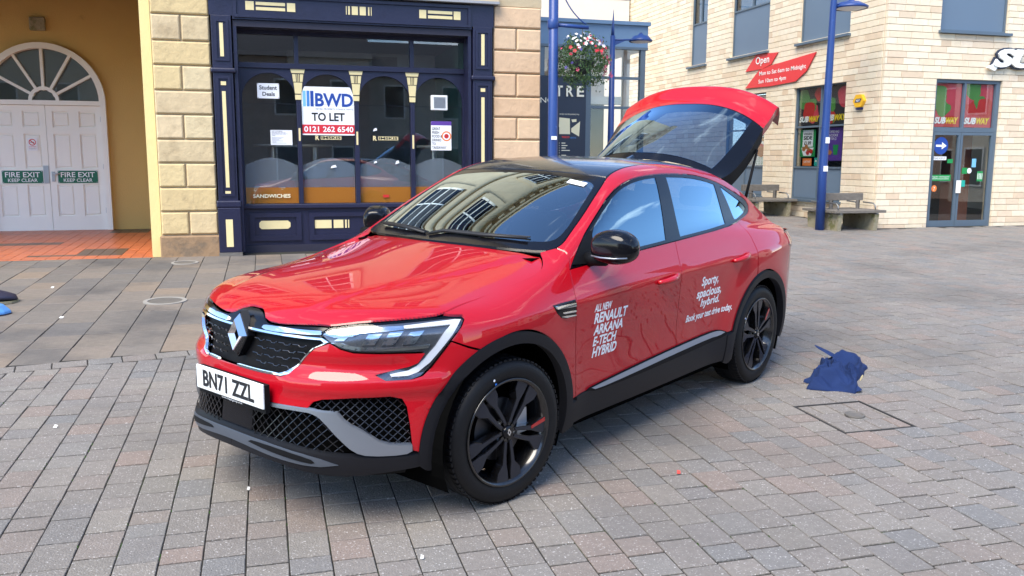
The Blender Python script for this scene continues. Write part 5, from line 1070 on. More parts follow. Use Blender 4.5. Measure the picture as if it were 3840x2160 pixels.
# black liner behind the gaps
lin = [(x, .88, z) for x, z in [(-.33, .80)]+circ(0, .345, AI+.02, 130, 0, 12)+[(.45, .22), (2.27, .22)]+circ(2.72, .345, AI+.02, 180, 0, 18)+[(3.4, .3), (3.42, .95), (2.6, 1.09), (1.6, 1.07), (.55, 1.02), (.1, .95)]]
both('side_liner', 'liner', lin, SIDE, off=-.022, grid=.06, skirt=0)
put('nose_liner', 'liner', sheet([(-.5, .70, .25), (-.5, .72, .85), (-.74, .45, .88), (-.78, 0, .90), (-.74, -.45, .88), (-.5, -.72, .85), (-.5, -.70, .25), (-.85, 0, .25)], FRONT, off=-.06, grid=.05, skirt=0))
# ---------------------------------------------------------------- front end
gril = [(-.736, .439, .869), (-.730, .480, .834), (-.761, .430, .811), (-.785, .392, .770), (-.803, .358, .727), (-.819, .320, .694), (-.831, .278, .680), (-.849, .159, .678), (-.857, 0, .678)]
hood_gap = [(-.749, 0, .930), (-.750, .042, .930), (-.768, .088, .917), (-.795, .135, .886), (-.786, .223, .884), (-.76, .326, .893), (-.728, .409, .899), (-.703, .467, .897)]
pts_black = hood_gap+gril
put('grille_surround', 'gloss_black', sheet(fullp(hood_gap+[(-.736, .439, .869), (-.735, .45, .855), (-.76, .40, .848), (-.80, .26, .842), (-.82, .12, .838), (-.825, 0, .835)]), FRONT, F=lower, grid=.025, off=-.004, smooth=1))
gi = [(-.825, 0, .836), (-.82, .12, .839), (-.80, .26, .843), (-.76, .40, .849), (-.735, .452, .853), (-.73, .465, .838), (-.763, .418, .806), (-.787, .380, .764), (-.805, .345, .723), (-.821, .308, .697), (-.832, .270, .688), (-.849, .159, .687), (-.857, 0, .687)]
put('grille_backing', 'clad_dark', sheet(fullp(gi), FRONT, F=lower, grid=.04, off=-.035, skirt=0, shrink=-.01))
def on_body(pts, d, off, F=lower):
    d_, u_, v_ = frame_of(d); P = np.array(pts, float); O = P-d_*.5; Q = cast(F, O, d_, 1.0, 90); N = grad(F, np.nan_to_num(Q)); return Q+N*off, N
for row, z in enumerate((.815, .783, .751, .719)):
    ymax = np.interp(z, [.69, .72, .77, .82], [.29, .335, .375, .41]); y = .085+.03*(row % 2)
    while y < ymax-.03:
        for s_ in (1, -1):
            pts = [(-.8, s_*y, z), (-.8, s_*(y+.030), z), (-.8, s_*(y+.038), z-.007), (-.8, s_*(y+.055), z-.007), (-.8, s_*(y+.063), z), (-.8, s_*(y+.07), z)]
            Q, N = on_body(pts, FRONT, -.014)
            if not np.isnan(Q).any():
                mb = MB(); mb.tube([tuple(q) for q in Q], .0032, 5); cb(mb, 'grille_dash', 'dash_grey')
        y += .078
# chrome line under the grille
go = [(-.735, .452, .853), (-.727, .482, .838), (-.761, .430, .811), (-.785, .392, .770), (-.803, .358, .727), (-.819, .320, .694), (-.831, .278, .679), (-.849, .159, .677), (-.857, 0, .677)]
ch = go+[(-.857, 0, .685), (-.849, .159, .685), (-.832, .274, .686), (-.821, .313, .698), (-.805, .351, .727), (-.787, .386, .768), (-.763, .424, .808), (-.735, .469, .833), (-.737, .45, .845)]
put('grille_chrome', 'chrome', sheet(fullp(go)[:], FRONT, F=lower, holes=(fullp([(-.857, 0, .687), (-.849, .159, .687), (-.832, .270, .688), (-.821, .308, .698), (-.805, .345, .725), (-.787, .380, .766), (-.763, .418, .808), (-.735, .455, .836), (-.735, .448, .846)]+[(-.80, .2, .846), (-.82, 0, .842)]),), grid=.03, off=.003, shrink=0, smooth=0, step=.015) if False else sheet(fullp(ch[:9]+ch[9:]), FRONT, F=lower, grid=.02, off=.004, shrink=0, smooth=0, step=.012))
both('grille_bar', 'chrome', [(-.80, .135, .872), (-.815, .13, .862), (-.80, .16, .855), (-.76, .36, .862), (-.736, .439, .866), (-.728, .44, .880), (-.755, .36, .878), (-.79, .16, .876)], FRONT, F=lower, off=.003, grid=.02, shrink=0)
# badge: hollow chrome lozenge on the nose
bd = [(0, .908), (.058, .845), (.046, .800), (0, .728), (-.058, .795), (-.050, .845)]
bd = [(0.010, .912), (.062, .905), (.066, .850), (.012, .730), (-.012, .730), (-.066, .815), (-.062, .850)]
oz = lambda k: [(0, .818+.093*k), (.060*k, .818), (0, .818-.093*k), (-.060*k, .818)]
def bpt(y, z, off): return (-.838+.10*(z-.73)-off, y, z)
bo, bi = oz(1.0), oz(.42); mb = MB(); vs_ = []
for lp, off in ((bo, .012), ([(a*.72, .82+(b-.82)*.72) for a, b in bo], .040), (bi, .018)): vs_ += [bpt(y, z, off) for y, z in lp]
fs_ = []
for r in range(2):
    for k in range(4): k2 = (k+1) % 4; fs_.append((r*4+k, r*4+k2, r*4+4+k2, r*4+4+k))
vs_ += [bpt(y, z, -.02) for y, z in bo]; fs_ += [(12+k, 12+(k+1) % 4, (k+1) % 4, k) for k in range(4)]
mb.add(vs_, fs_); cb(mb, 'badge', 'chrome', fix=True)
mb = MB(); o8 = oz(1.10); vs_ = [bpt(y, z, .010) for y, z in o8]+[bpt(y, z, -.03) for y, z in o8]; mb.add(vs_, [(0, 1, 2, 3)]+[(4+k, 4+(k+1) % 4, (k+1) % 4, k) for k in range(4)]); cb(mb, 'badge_backing', 'gloss_black', fix=True)
# bumper skin
vent = [(-.799, .426, .554), (-.788, .444, .581), (-.766, .482, .595), (-.69, .586, .606), (-.574, .694, .609), (-.535, .723, .595), (-.519, .736, .557), (-.510, .745, .476), (-.504, .749, .392), (-.601, .678, .402), (-.658, .628, .458), (-.714, .567, .499), (-.735, .536, .543)]
head = [(-.736, .439, .869), (-.703, .470, .896), (-.637, .553, .912), (-.536, .648, .921), (-.415, .724, .927), (-.286, .777, .930), (-.240, .798, .926), (-.238, .811, .917), (-.281, .827, .875), (-.331, .820, .827), (-.378, .805, .774), (-.420, .787, .725), (-.459, .766, .695), (-.496, .744, .685), (-.587, .678, .685), (-.619, .649, .707), (-.506, .735, .733), (-.472, .755, .748), (-.442, .770, .790), (-.597, .661, .794), (-.677, .575, .799), (-.708, .528, .814), (-.728, .478, .842)]
arch_f = [(x, .88, z) for x, z in circ(0, .345, AR, 180-angx(AR, .345), a0, 10)]
bump = [(-.857, 0, .675), (-.849, .159, .675), (-.831, .280, .676), (-.817, .323, .692), (-.801, .361, .726), (-.783, .395, .770), (-.759, .433, .811), (-.726, .486, .834), (-.706, .531, .810), (-.675, .578, .795), (-.597, .661, .790), (-.440, .772, .786), (-.470, .757, .744), (-.506, .737, .729), (-.617, .652, .703), (-.585, .681, .682), (-.496, .746, .682), (-.457, .769, .692), (-.418, .789, .722), (-.376, .807, .772), (-.329, .822, .824), (-.258, .853, .790), (-.188, .876, .764)]+list(reversed(arch_f))+[(-.475, .785, .345), (-.500, .750, .362), (-.502, .749, .392)]+list(reversed(vent[:9]))[1:]+[(-.856, .246, .556), (-.875, 0, .556)]
both('front_bumper', 'car_red', bump, CORNER, F=lower, grid=.022, smooth=0, step=.015, shrink=.002)
# lower air intakes with lozenge mesh
mesh_o = [(-.875, 0, .552), (-.858, .247, .550), (-.804, .418, .540), (-.785, .460, .527), (-.771, .486, .504), (-.735, .547, .428), (-.702, .586, .362), (-.79, .47, .366), (-.845, .35, .387), (-.883, .177, .397), (-.89, 0, .400)]
put('intake_backing', 'liner', sheet(fullp(mesh_o), FRONT, F=lower, grid=.05, off=-.045, skirt=0, shrink=-.01))
both('vent_backing', 'liner', vent, CORNER, F=lower, grid=.05, off=-.045, skirt=0, shrink=-.01)
def lattice(name, outline, d, pitch, zsq, hole=None, off=-.012, mir=True):
    d_, u_, v_ = frame_of(d); P2 = np.stack([np.array(outline)@u_, np.array(outline)@v_], 1); P2 = smoothpoly(P2, 1); mn, mx = P2.min(0), P2.max(0); dep = (np.array(outline)@d_).min()-.4
    for sgn in (1, -1):
        c = mn[0]-(mx[1]-mn[1])/zsq
        while c < mx[0]+(mx[1]-mn[1])/zsq:
            run = []
            for v_i in np.arange(mn[1], mx[1], .006):
                a = c+sgn*(v_i-(mn[1] if sgn > 0 else mx[1]))/zsq
                if sgn < 0: a = c-(v_i-mn[1])/zsq+(0)
                if inpoly(a, v_i, P2) and not (hole and hole(a*u_+v_i*v_)): run.append((a, v_i))
                else:
                    if len(run) > 3: lat_run(name, run, u_, v_, d_, dep, off, mir)
                    run = []
            if len(run) > 3: lat_run(name, run, u_, v_, d_, dep, off, mir)
            c += pitch
def lat_run(name, run, u_, v_, d_, dep, off, mir):
    R_ = np.array(run[::3]+[run[-1]]); O = R_[:, :1]*u_+R_[:, 1:]*v_+dep*d_; Q = cast(lower, O, d_, 1.0, 90)
    if np.isnan(Q).any(): return
    N = grad(lower, Q); Q = Q+N*off
    mb = MB(); mb.tube([tuple(q) for q in Q], .0026, 4); cb(mb, name, 'gloss_mesh')
    if mir: mb = MB(); mb.tube([(q[0], -q[1], q[2]) for q in Q], .0032, 4); cb(mb, name, 'gloss_mesh')
pm('gloss_mesh', (.03, .03, .034), .2, metal=.6, var=0)
lattice('mesh_bar', mesh_o, FRONT, .042, 1.0, hole=lambda p: abs(p[1]) < .12)
lattice('mesh_bar', vent, CORNER, .040, .9)
put('radar_panel', 'gloss_black', sheet(fullp([(-.87, 0, .545), (-.87, .12, .545), (-.885, .12, .402), (-.889, 0, .402)]), FRONT, F=lower, grid=.04, off=-.014))
sblade = [(-.856, .150, .556), (-.80, .425, .553), (-.777, .472, .543), (-.736, .536, .543), (-.714, .567, .498), (-.658, .628, .457), (-.601, .678, .400), (-.504, .749, .391), (-.502, .748, .364), (-.527, .731, .349), (-.649, .636, .352), (-.695, .594, .372), (-.734, .547, .430), (-.771, .486, .508), (-.785, .46, .529), (-.804, .418, .540), (-.87, .150, .541)]
both('bumper_blade', 'satin_silver', sblade, CORNER, F=lower, grid=.02, off=.008, skirt=.035, shrink=0)
lip_o = [(-.89, 0, .400), (-.886, .145, .397), (-.869, .265, .389), (-.794, .464, .360), (-.704, .583, .348), (-.611, .667, .342), (-.502, .746, .342), (-.472, .765, .344), (-.44, .778, .295), (-.459, .766, .289), (-.578, .682, .276), (-.682, .587, .262), (-.784, .459, .268), (-.857, .305, .300), (-.888, .142, .314), (-.892, 0, .316)]
both('bumper_lip', 'clad', lip_o, CORNER, F=lower, grid=.025, off=.010, skirt=.05, shrink=0)
full('skid_strip', 'skid_grey', [(-.89, 0, .392), (-.886, .145, .389), (-.869, .265, .382), (-.794, .464, .350), (-.735, .543, .318), (-.78, .46, .305), (-.86, .29, .325), (-.889, .146, .345), (-.891, 0, .352)], FRONT, F=lower, grid=.03, off=.016, skirt=.012, shrink=0)
both('skid_insert', 'clad_dark', [(-.889, .135, .368), (-.887, .157, .378), (-.861, .301, .370), (-.80, .445, .342), (-.789, .462, .325), (-.80, .445, .320), (-.866, .283, .347)], FRONT, F=lower, grid=.02, off=.019, skirt=.01, shrink=0)
put('under_lip', 'clad_dark', sheet(fullp([(-.89, 0, .29), (-.86, .3, .28), (-.78, .46, .262), (-.68, .58, .255), (-.5, .74, .262), (-.5, .70, .19), (-.68, .52, .17), (-.82, .2, .17), (-.84, 0, .17)]), FRONT, F=lower, grid=.04, off=-.06, skirt=.03))
# head lamps
for mir in (False, True):
    hl = put('head_lamp', 'lamp_inner', sheet(head, CORNER, F=lower, grid=.02, off=-.020, skirt=.01, shrink=.001, smooth=0, step=.012), None, mir)
    P_ = lambda nm, mt, o, off: put(nm, mt, sheet(o, CORNER, F=lower, grid=.02, off=off, skirt=.012, shrink=0, smooth=0, step=.012), hl, mir)
    P_('daytime_light', 'drl', [(-.258, .808, .914), (-.32, .819, .854), (-.376, .804, .796), (-.425, .783, .743), (-.471, .758, .708), (-.507, .736, .697), (-.564, .695, .697), (-.571, .690, .706), (-.507, .735, .716), (-.476, .754, .731), (-.444, .771, .761), (-.395, .792, .812), (-.338, .802, .880), (-.310, .800, .901), (-.434, .743, .899), (-.496, .706, .897), (-.495, .697, .907), (-.387, .755, .914), (-.284, .795, .917)], -.006)
    P_('light_bar', 'reflector', [(-.731, .449, .870), (-.712, .470, .884), (-.645, .562, .897), (-.545, .658, .907), (-.496, .696, .908), (-.499, .704, .897), (-.58, .643, .889), (-.644, .581, .879), (-.665, .563, .866), (-.713, .493, .860)], -.008)
    P_('blade', 'chrome', [(-.724, .490, .836), (-.70, .53, .837), (-.682, .561, .826), (-.639, .615, .818), (-.452, .761, .817), (-.417, .780, .821), (-.425, .777, .806), (-.514, .724, .802), (-.658, .596, .805), (-.696, .545, .815), (-.716, .507, .830)], -.008)
    for yy, (ya, yb, za, zb) in enumerate(((.50, .535, .845, .862), (.60, .640, .828, .880), (.66, .695, .826, .888), (.715, .745, .826, .885))):
        O_ = [(-.6, ya, za), (-.6, yb, za+.002), (-.6, yb+.012, zb), (-.6, ya+.012, zb-.004)]; Q_, _n = on_body(O_, FRONT, 0); 
        if not np.isnan(Q_).any(): P_('lamp_cell', 'reflector', [tuple(q) for q in Q_], -.012)
    put('lens', 'lamp_glass', sheet(head, CORNER, F=lower, grid=.02, off=-.001, skirt=0, shrink=.001, smooth=0, step=.012), hl, mir)
# number plate
pxc, pz = -.902, .592
mb = MB(); mb.box(pxc-.004, pxc+.006, -.26, .26, pz-.0555, pz+.0555); np_ = cb(mb, 'number_plate', 'plate_white', bevel=.004)
mb = MB(); mb.box(pxc+.0062, pxc+.03, -.255, .262, pz-.075, pz+.05); cb(mb, 'plate_bracket', 'clad_dark')
def ctext(name, s, mat, parent, fn, w, h, **k):
    """lettering whose local (a,b) is mapped by fn to car space"""
    vs, fs = textmesh(s, k.get('bold', 0), k.get('shear', 0), 0, 'CENTER', k.get('sp', 1.0), 1.0); a = np.array(vs); mn, mx = a.min(0), a.max(0); sz = mx-mn
    P2 = np.stack([(a[:, 0]-mn[0])/sz[0]*w, (a[:, 1]-mn[1])/sz[1]*h], 1); P3 = fn(P2); mb = MB(); mb.add([tuple(p) for p in P3], fs); return cb(mb, name, mat, parent)
ctext('lettering', 'BN71 ZZL', 'black_print', np_, lambda P: np.stack([np.full(len(P), pxc-.006), -.203+P[:, 0], pz-.039+P[:, 1]], 1), .40, .079, bold=.03)
ctext('lettering', 'www.renaultgroup.co.uk', 'white_print', np_, lambda P: np.stack([np.full(len(P), pxc+.005), -.07+P[:, 0], pz-.071+P[:, 1]], 1), .16, .012)
for s_ in (-1, 1): mb = MB(); mb.lathe([(0, -.004), (.008, -.003), (.009, 0)], 12, (pxc-.004, s_*.236, pz), 'X'); cb(mb, 'screw_cap', 'paper', np_, fix=True)
# sensors, fender vent
both('sensor', 'car_red', [(-.44+.012*math.cos(a), .80, .555+.012*math.sin(a)) for a in [i*.7854 for i in range(8)]], SIDE, F=lower, off=.003, grid=.02, shrink=0)
fv = [(.296, .889, .901), (.387, .887, .904), (.486, .888, .905), (.486, .893, .823), (.397, .895, .824), (.359, .897, .833), (.323, .896, .862)]
for mir in (False, True):
    v = put('wing_vent', 'gloss_black', sheet(fv, SIDE, F=lower, off=.003, grid=.02, shrink=0, smooth=0), None, mir)
    for q in ([(.305, .88, .893), (.48, .88, .889), (.48, .88, .874), (.33, .88, .878)], [(.37, .88, .857), (.48, .88, .853), (.48, .88, .846), (.38, .88, .850)], [(.36, .88, .838), (.48, .88, .832), (.48, .88, .827), (.40, .88, .828)]): put('vent_blade', 'chrome', sheet(q, SIDE, F=lower, off=.010, grid=.02, shrink=0, smooth=0, skirt=.008), v, mir)
# door handles
for hx, hz, sl in ((1.39, .905, .02), (2.345, .930, .03)):
    for mir in (False, True):
        s_ = -1 if mir else 1; y0_ = float(cast(lower, np.array([[hx, 1.2, hz]]), np.array([0, -1., 0]), .5, 60)[0, 1])
        cup = put('handle_cup_shade', 'car_red_shade', sheet([(hx-.09+.0, .88, hz-.005), (hx-.06, .88, hz+.036), (hx+.01, .88, hz+.042), (hx+.05, .88, hz+.02), (hx+.05, .88, hz-.03), (hx+.01, .88, hz-.044), (hx-.06, .88, hz-.040)], SIDE, F=lower, off=.0008, grid=.02, shrink=0, smooth=1, skirt=0), None, mir) if 'car_red_shade' in MATS or pm('car_red_shade', (.22, .003, .005), .3, metal=.3, var=0, coat=1) else None  # flat darker red patch paints the shade of the handle recess
        n = 10; path = []; R_ = []
        for i in range(n+1):
            u_ = i/n; path.append((hx-.115+.23*u_, s_*(y0_+.008+.030*math.sin(math.pi*min(max(u_*1.15-.05, 0), 1))**.6), hz-.012+sl*u_)); R_.append(.012+.006*math.sin(math.pi*u_))
        mb = MB(); mb.tube(path, R_, 10); cb(mb, 'door_handle', 'car_red', smooth=True)
# lettering on the doors
def door_map(x0, z0, lean, rise):
    def fn(P):
        X = x0+P[:, 0]+lean*P[:, 1]; Z = z0+P[:, 1]+rise*P[:, 0]; O = np.stack([X, np.full(len(X), 1.3), Z], 1); Q = cast(lower, O, np.array([0, -1., 0]), .7, 60); return Q+grad(lower, Q)*.002
    return fn
for s, x0, z0, w, h in (('ALL NEW', .652, .815, .155, .040), ('RENAULT', .655, .752, .310, .056), ('ARKANA', .657, .691, .280, .053), ('E-TECH', .660, .631, .215, .052), ('HYBRID', .660, .570, .232, .054)):
    ctext('decal_line', s, 'decal_white', None, door_map(x0, z0, .20, .0), w, h, bold=.034)
for s, x0, z0, w, h in (('Sporty,', 1.815, .785, .225, .075), ('spacious,', 1.765, .712, .325, .072), ('hybrid.', 1.83, .655, .245, .066), ('Book your test drive today.', 1.665, .582, .575, .058)):
    ctext('decal_line', s, 'decal_white', None, door_map(x0, z0, .20, .0), w, h, bold=.028)
# mirrors
for s_ in (1, -1):
    mbase = both('mirror_mount', 'clad_dark', [(.56, .82, 1.062), (.73, .826, 1.055), (.742, .80, 1.10), (.80, .757, 1.212), (.787, .757, 1.212), (.701, .766, 1.165)], SIDE, off=.006, grid=.03, shrink=0, smooth=0) if s_ == 1 else None
    prof = [(.48, .03), (.50, .062), (.56, .086), (.65, .094), (.75, .086), (.83, .066), (.875, .035), (.885, .01)]
    n = 20; rings = []
    for (x, r) in [(.475, .004)]+prof:
        ring = []
        for k in range(n):
            a = 2*math.pi*k/n; ca, sa = math.cos(a), math.sin(a); e = 2/2.6
            ring.append((x, r, ca, sa))
        rings.append(ring)
    # housing: rounded shell, long axis across the car
    ys = [.865, .872, .90, .95, 1.0, 1.05, 1.085, 1.10]; hw = [.05, .066, .080, .086, .084, .074, .052, .012]; hh = [.045, .062, .076, .084, .084, .072, .048, .010]
    def shell(y, w, h, k, n): a = 2*math.pi*k/n; e = .78; ca, sa = math.cos(a), math.sin(a); return (.70-.06*(y-.95)/.15*0+(.075*(y-.95))+w*math.copysign(abs(ca)**e, ca), s_*y, 1.150+.012*(1 if sa > 0 else 0)*math.sin(math.pi*(y-.86)/.25)+h*math.copysign(abs(sa)**e, sa))
    mb = MB(); n = 24; vs_ = [shell(y, w, h, k, n) for y, w, h in zip(ys, hw, hh) for k in range(n)]; fs_ = []
    for i in range(len(ys)-1):
        for k in range(n): k2 = (k+1) % n; fs_.append((i*n+k, i*n+k2, (i+1)*n+k2, (i+1)*n+k))
    fs_ += [tuple(range(n))[::-1], tuple((len(ys)-1)*n+k for k in range(n))]
    if s_ < 0:      # the far mirror is folded back
        c_, q_ = math.cos(rad(50)), math.sin(rad(50)); vs_ = [(.74+(x-.70)*c_-(y+.87)*q_, -.87+(x-.70)*q_*1+(y+.87)*c_, z) for x, y, z in vs_]
    mb.add(vs_, fs_); mo = cb(mb, 'door_mirror', 'gloss_black', smooth=True, fix=True)
    sd_ = mo.modifiers.new('sub', 'SUBSURF'); sd_.levels = 1; sd_.render_levels = 2
    mb = MB(); mb.tube([(.70, s_*.80, 1.075), (.69, s_*.86, 1.085), (.69, s_*.93, 1.085)], [.04, .036, .03], 10); cb(mb, 'mirror_arm', 'clad_dark', mo, smooth=True)
    if s_ < 0: continue
    mb = MB(); mb.tube([(.612-.0, s_*.89, 1.112), (.606, s_*.95, 1.108), (.618, s_*1.02, 1.108), (.655, s_*1.075, 1.112)], .005, 6); cb(mb, 'indicator', 'satin_silver', mo, smooth=True)
    mb = MB(); mb.box(.772, .781, *sorted((s_*.90, s_*1.01)), 1.11, 1.195); cb(mb, 'mirror_glass', 'chrome', mo)
# wipers, aerial, tax sticker
for pts in ([(.53, .54, 1.178), (.47, .30, 1.180), (.45, .02, 1.184), (.41, -.06, 1.165)], [(.42, -.10, 1.165), (.46, -.30, 1.180), (.53, -.56, 1.178)]):
    mb = MB(); mb.tube(pts, [.008, .011, .011, .007][:len(pts)], 6); w_ = cb(mb, 'wiper', 'wiper', smooth=True)
    mb = MB(); mb.tube([tuple(Vector(p)+Vector((.028, 0, .004))) for p in pts[:3]], .005, 6); cb(mb, 'blade', 'wiper', w_)
Q, N = on_body([(1.06, .40, 1.5), (1.06, .52, 1.5), (1.10, .52, 1.5), (1.10, .40, 1.5)], TOPV, .002, body)
mb = MB(); mb.add([tuple(q) for q in Q], [(0, 1, 2, 3)]); cb(mb, 'windscreen_sticker', 'paper', fix=True)
mb = MB(); mb.add([(2.30, -.02, 1.54), (2.30, .02, 1.54), (2.42, .022, 1.52), (2.42, -.022, 1.52), (2.41, -.004, 1.575), (2.41, .004, 1.575)], [(0, 1, 5, 4), (1, 2, 5), (2, 3, 4, 5), (3, 0, 4), (0, 3, 2, 1)]); cb(mb, 'aerial_fin', 'roof_black', fix=True)
# ---------------------------------------------------------------- wheels
def make_wheel():
    R0, Wd = .347, .108
    prof = [(.236, -.095), (.262, -.100), (.29, -.110), (.322, -.104), (.338, -.088), (.3455, -.06), (.347, -.03), (.347, .03), (.3455, .06), (.338, .088), (.322, .104), (.295, .110), (.264, .104), (.246, .095)]
    mb = MB().lathe(prof, 96, axis='Y'); ty = mb.build('tyre', 'tyre', None, autos=40)
    tr = MB()
    for k in range(72):     # shoulder tread blocks
        a = 2*math.pi*k/72; 
        for sg in (-1, 1):
            c, s_ = math.cos(a), math.sin(a); e = Vector((c, 0, s_)); t_ = Vector((-s_, 0, c)); Y = Vector((0, 1, 0))
            O = e*.3385+Y*sg*.062-t_*.0095; tr.chbox(O, t_, Y*sg, e, .019, .030, .0085, .0015)
    for y in (-.045, -.0, .045): tr.lathe([(.3475, y-.017), (.3485, y-.015), (.3485, y+.015), (.3475, y+.017)], 96, axis='Y')
    trd = tr.build('tread', 'tyre', None, kind='stuff')
    rm = MB().lathe([(.254, .098), (.260, .107), (.254, .111), (.245, .105), (.232, .080), (.21, .02), (.205, -.08), (.225, -.095)], 64, axis='Y').build('wheel', 'rim_black', None, smooth=True)
    kids = []
    def ring2(pts, y0, y1, mat, nm, par): 
        o = MB().plate(pts, [], (0, 0, 0), (1, 0, 0), ZU, (0, 1, 0), y1-y0, y0).build(nm, mat, None, bevel=.003); kids.append((o, par)); return o
    for k in range(5):
        base = rad(90+36+72*k)
        for sg in (-1, 1):
            def pp(r, da): a = base+sg*da; r *= 1.045; return (r*math.cos(a), r*math.sin(a))
            pts = [pp(.030, .12), pp(.085, .12), pp(.150, .09), pp(.185, .04), pp(.236, .025), pp(.236, .33), pp(.195, .36), pp(.150, .25), pp(.085, .36), pp(.035, .62)]
            if sg < 0: pts = pts[::-1]
            ring2(pts, .050, .092, 'rim_black', 'spoke', rm)
            f = [pp(.150, .105), pp(.187, .052), pp(.235, .036), pp(.235, .32), pp(.196, .345), pp(.152, .235), pp(.10, .29), pp(.045, .45), pp(.045, .17), pp(.10, .14)]
            if sg < 0: f = f[::-1]
            ring2(f, .0925, .096, 'rim_face', 'spoke_face', rm)
    if True:
        f = [(.242*math.cos(a), .242*math.sin(a)) for a in (rad(198-20), rad(198-15.5))]+[(.152*math.cos(a), .152*math.sin(a)) for a in (rad(198-8.5), rad(198-14))]
        ring2(f, .0965, .0985, 'tail_red', 'red_accent', rm)
    hb = MB().lathe([(0, .103), (.026, .103), (.031, .098), (.033, .07)], 28, axis='Y').build('hub_cap', 'gloss_black', None, smooth=True); kids.append((hb, rm))
    lg = MB().plate([(0, .017), (.012, 0), (0, -.017), (-.012, 0)], [[(0, .008), (.005, 0), (0, -.008), (-.005, 0)]], (0, 0, 0), (1, 0, 0), ZU, (0, 1, 0), .002, .1035).build('hub_emblem', 'chrome', None); kids.append((lg, rm))
    for k in range(5):
        a = rad(90+36+72*k); kids.append((MB().lathe([(0, .078), (.008, .077), (.009, .06)], 10, (.055*math.cos(a), 0, .055*math.sin(a)), 'Y').build('wheel_nut', 'steel', None), rm))
    bk = MB().lathe([(.05, .03), (.15, .03), (.15, .01), (.05, .01)], 40, axis='Y').build('brake_disc', 'disc', None); kids.append((bk, rm))
    cp = MB().plate([(-.165, -.05), (-.10, -.05), (-.10, .07), (-.165, .07)], [], (0, 0, 0), (1, 0, 0), ZU, (0, 1, 0), .05, .0).build('caliper', 'caliper', None, bevel=.008); kids.append((cp, rm))
    dt = MB().lathe([(0, .1125), (.006, .1125)], 10, (.09, 0, .275), 'Y').build('valve_mark', 'paper', None); d2 = MB().lathe([(0, .1065), (.006, .1065)], 10, (.075, 0, .252), 'Y').build('valve_mark', 'blue_dot', None)
    bkp = MB().lathe([(0, -.02), (.205, -.02)], 32, axis='Y').build('inner_drum', 'liner', None); kids.append((bkp, rm))
    trd.parent = ty; dt.parent = ty; d2.parent = ty
    return ty, rm, kids, [trd, dt, d2]
ty, rm, kids, tk = make_wheel(); first = True
for (wx_, wy_, rz_) in ((0, .782, 0), (2.72, .782, 0), (0, -.782, 180), (2.72, -.782, 180)):
    hub = rm if first else rm.copy()
    if not first: COL.objects.link(hub)
    hub.name = 'wheel' if first else 'wheel.001'
    hub.parent = car; hub.location = (-wx_, wy_, .3465); hub.rotation_euler = (0, rad(3 if wx_ == 0 else 40), rad(rz_-(7 if wx_ == 0 else 0)))
    T2 = ty if first else ty.copy()
    if not first: COL.objects.link(T2)
    T2.parent = hub
    for k in tk:
        q = k if first else k.copy()
        if not first: COL.objects.link(q)
        q.parent = hub
    for k, _ in kids:
        q = k if first else k.copy()
        if not first: COL.objects.link(q)
        q.parent = hub
    first = False
# wheel wells, floor, cabin
for wx_ in (0, 2.72):
    for s_ in (1, -1):
        mb = MB(); pr = circ(wx_, .345, .43, -25, 205, 24); vs_ = [(x, s_*.86, z) for x, z in pr]+[(x, s_*.50, z) for x, z in pr]; k = len(pr)
        mb.add(vs_, [(i, i+1, k+i+1, k+i) for i in range(k-1)]+[tuple(range(k, 2*k))]); cb(mb, 'wheel_well', 'liner')
mb = MB(); mb.box(-.42, .40, -.48, .48, .2, .86); mb.box(.42, 2.3, -.80, .80, .2, .32); mb.box(3.15, 3.55, -.7, .7, .3, .9); mb.box(2.3, 3.15, -.48, .48, .22, .75); cb(mb, 'underbody', 'liner', fix=True)
cab = MB(); cab.box(.55, .95, -.70, .70, .70, 1.07); cb(cab, 'dashboard', 'cabin', bevel=.05)
mb = MB(); mb.box(.42, .60, -.66, .66, .8, 1.09); cb(mb, 'scuttle', 'liner')
mb = MB(); mb.tube([(.98+.06*math.sin(a)*.5, -.36+.18*math.cos(a), 1.02+.18*math.sin(a)*.9) for a in [i*.3142 for i in range(21)]], .014, 8); cb(mb, 'steering_wheel', 'cabin', smooth=True)
for sx, sy in ((1.55, .37), (1.55, -.37), (2.35, .38), (2.35, -.38), (2.35, 0)):
    mb = MB(); mb.box(sx-.45, sx+.08, sy-.24 if sy else -.13, sy+.24 if sy else .13, .45, .62); q = cb(mb, 'seat', 'cabin_light', bevel=.04)
    mb = MB(); w_ = .23 if sy else .13; mb.add([(sx, sy-w_, .6), (sx+.14, sy-w_, .6), (sx+.34, sy-w_*.9, 1.18), (sx+.22, sy-w_*.9, 1.2), (sx, sy+w_, .6), (sx+.14, sy+w_, .6), (sx+.34, sy+w_*.9, 1.18), (sx+.22, sy+w_*.9, 1.2)], [(0, 3, 2, 1), (4, 5, 6, 7), (0, 1, 5, 4), (1, 2, 6, 5), (2, 3, 7, 6), (3, 0, 4, 7)]); cb(mb, 'seat_back', 'cabin_light', q, bevel=.04, fix=True)
    mb = MB(); mb.box(sx+.26, sx+.36, sy-.12, sy+.12, 1.22, 1.36); cb(mb, 'head_rest', 'cabin_light', q, bevel=.04)
mb = MB(); mb.box(.42, 3.4, -.78, .78, .30, .40); cb(mb, 'cabin_floor', 'liner')
mb = MB(); mb.box(1.02, 1.10, -.13, .13, 1.36, 1.42); cb(mb, 'rear_view_mirror', 'cabin', bevel=.01)
put('headlining', 'cabin_light', sheet(fullp(rf), TOPV, grid=.08, off=-.03, skirt=0))
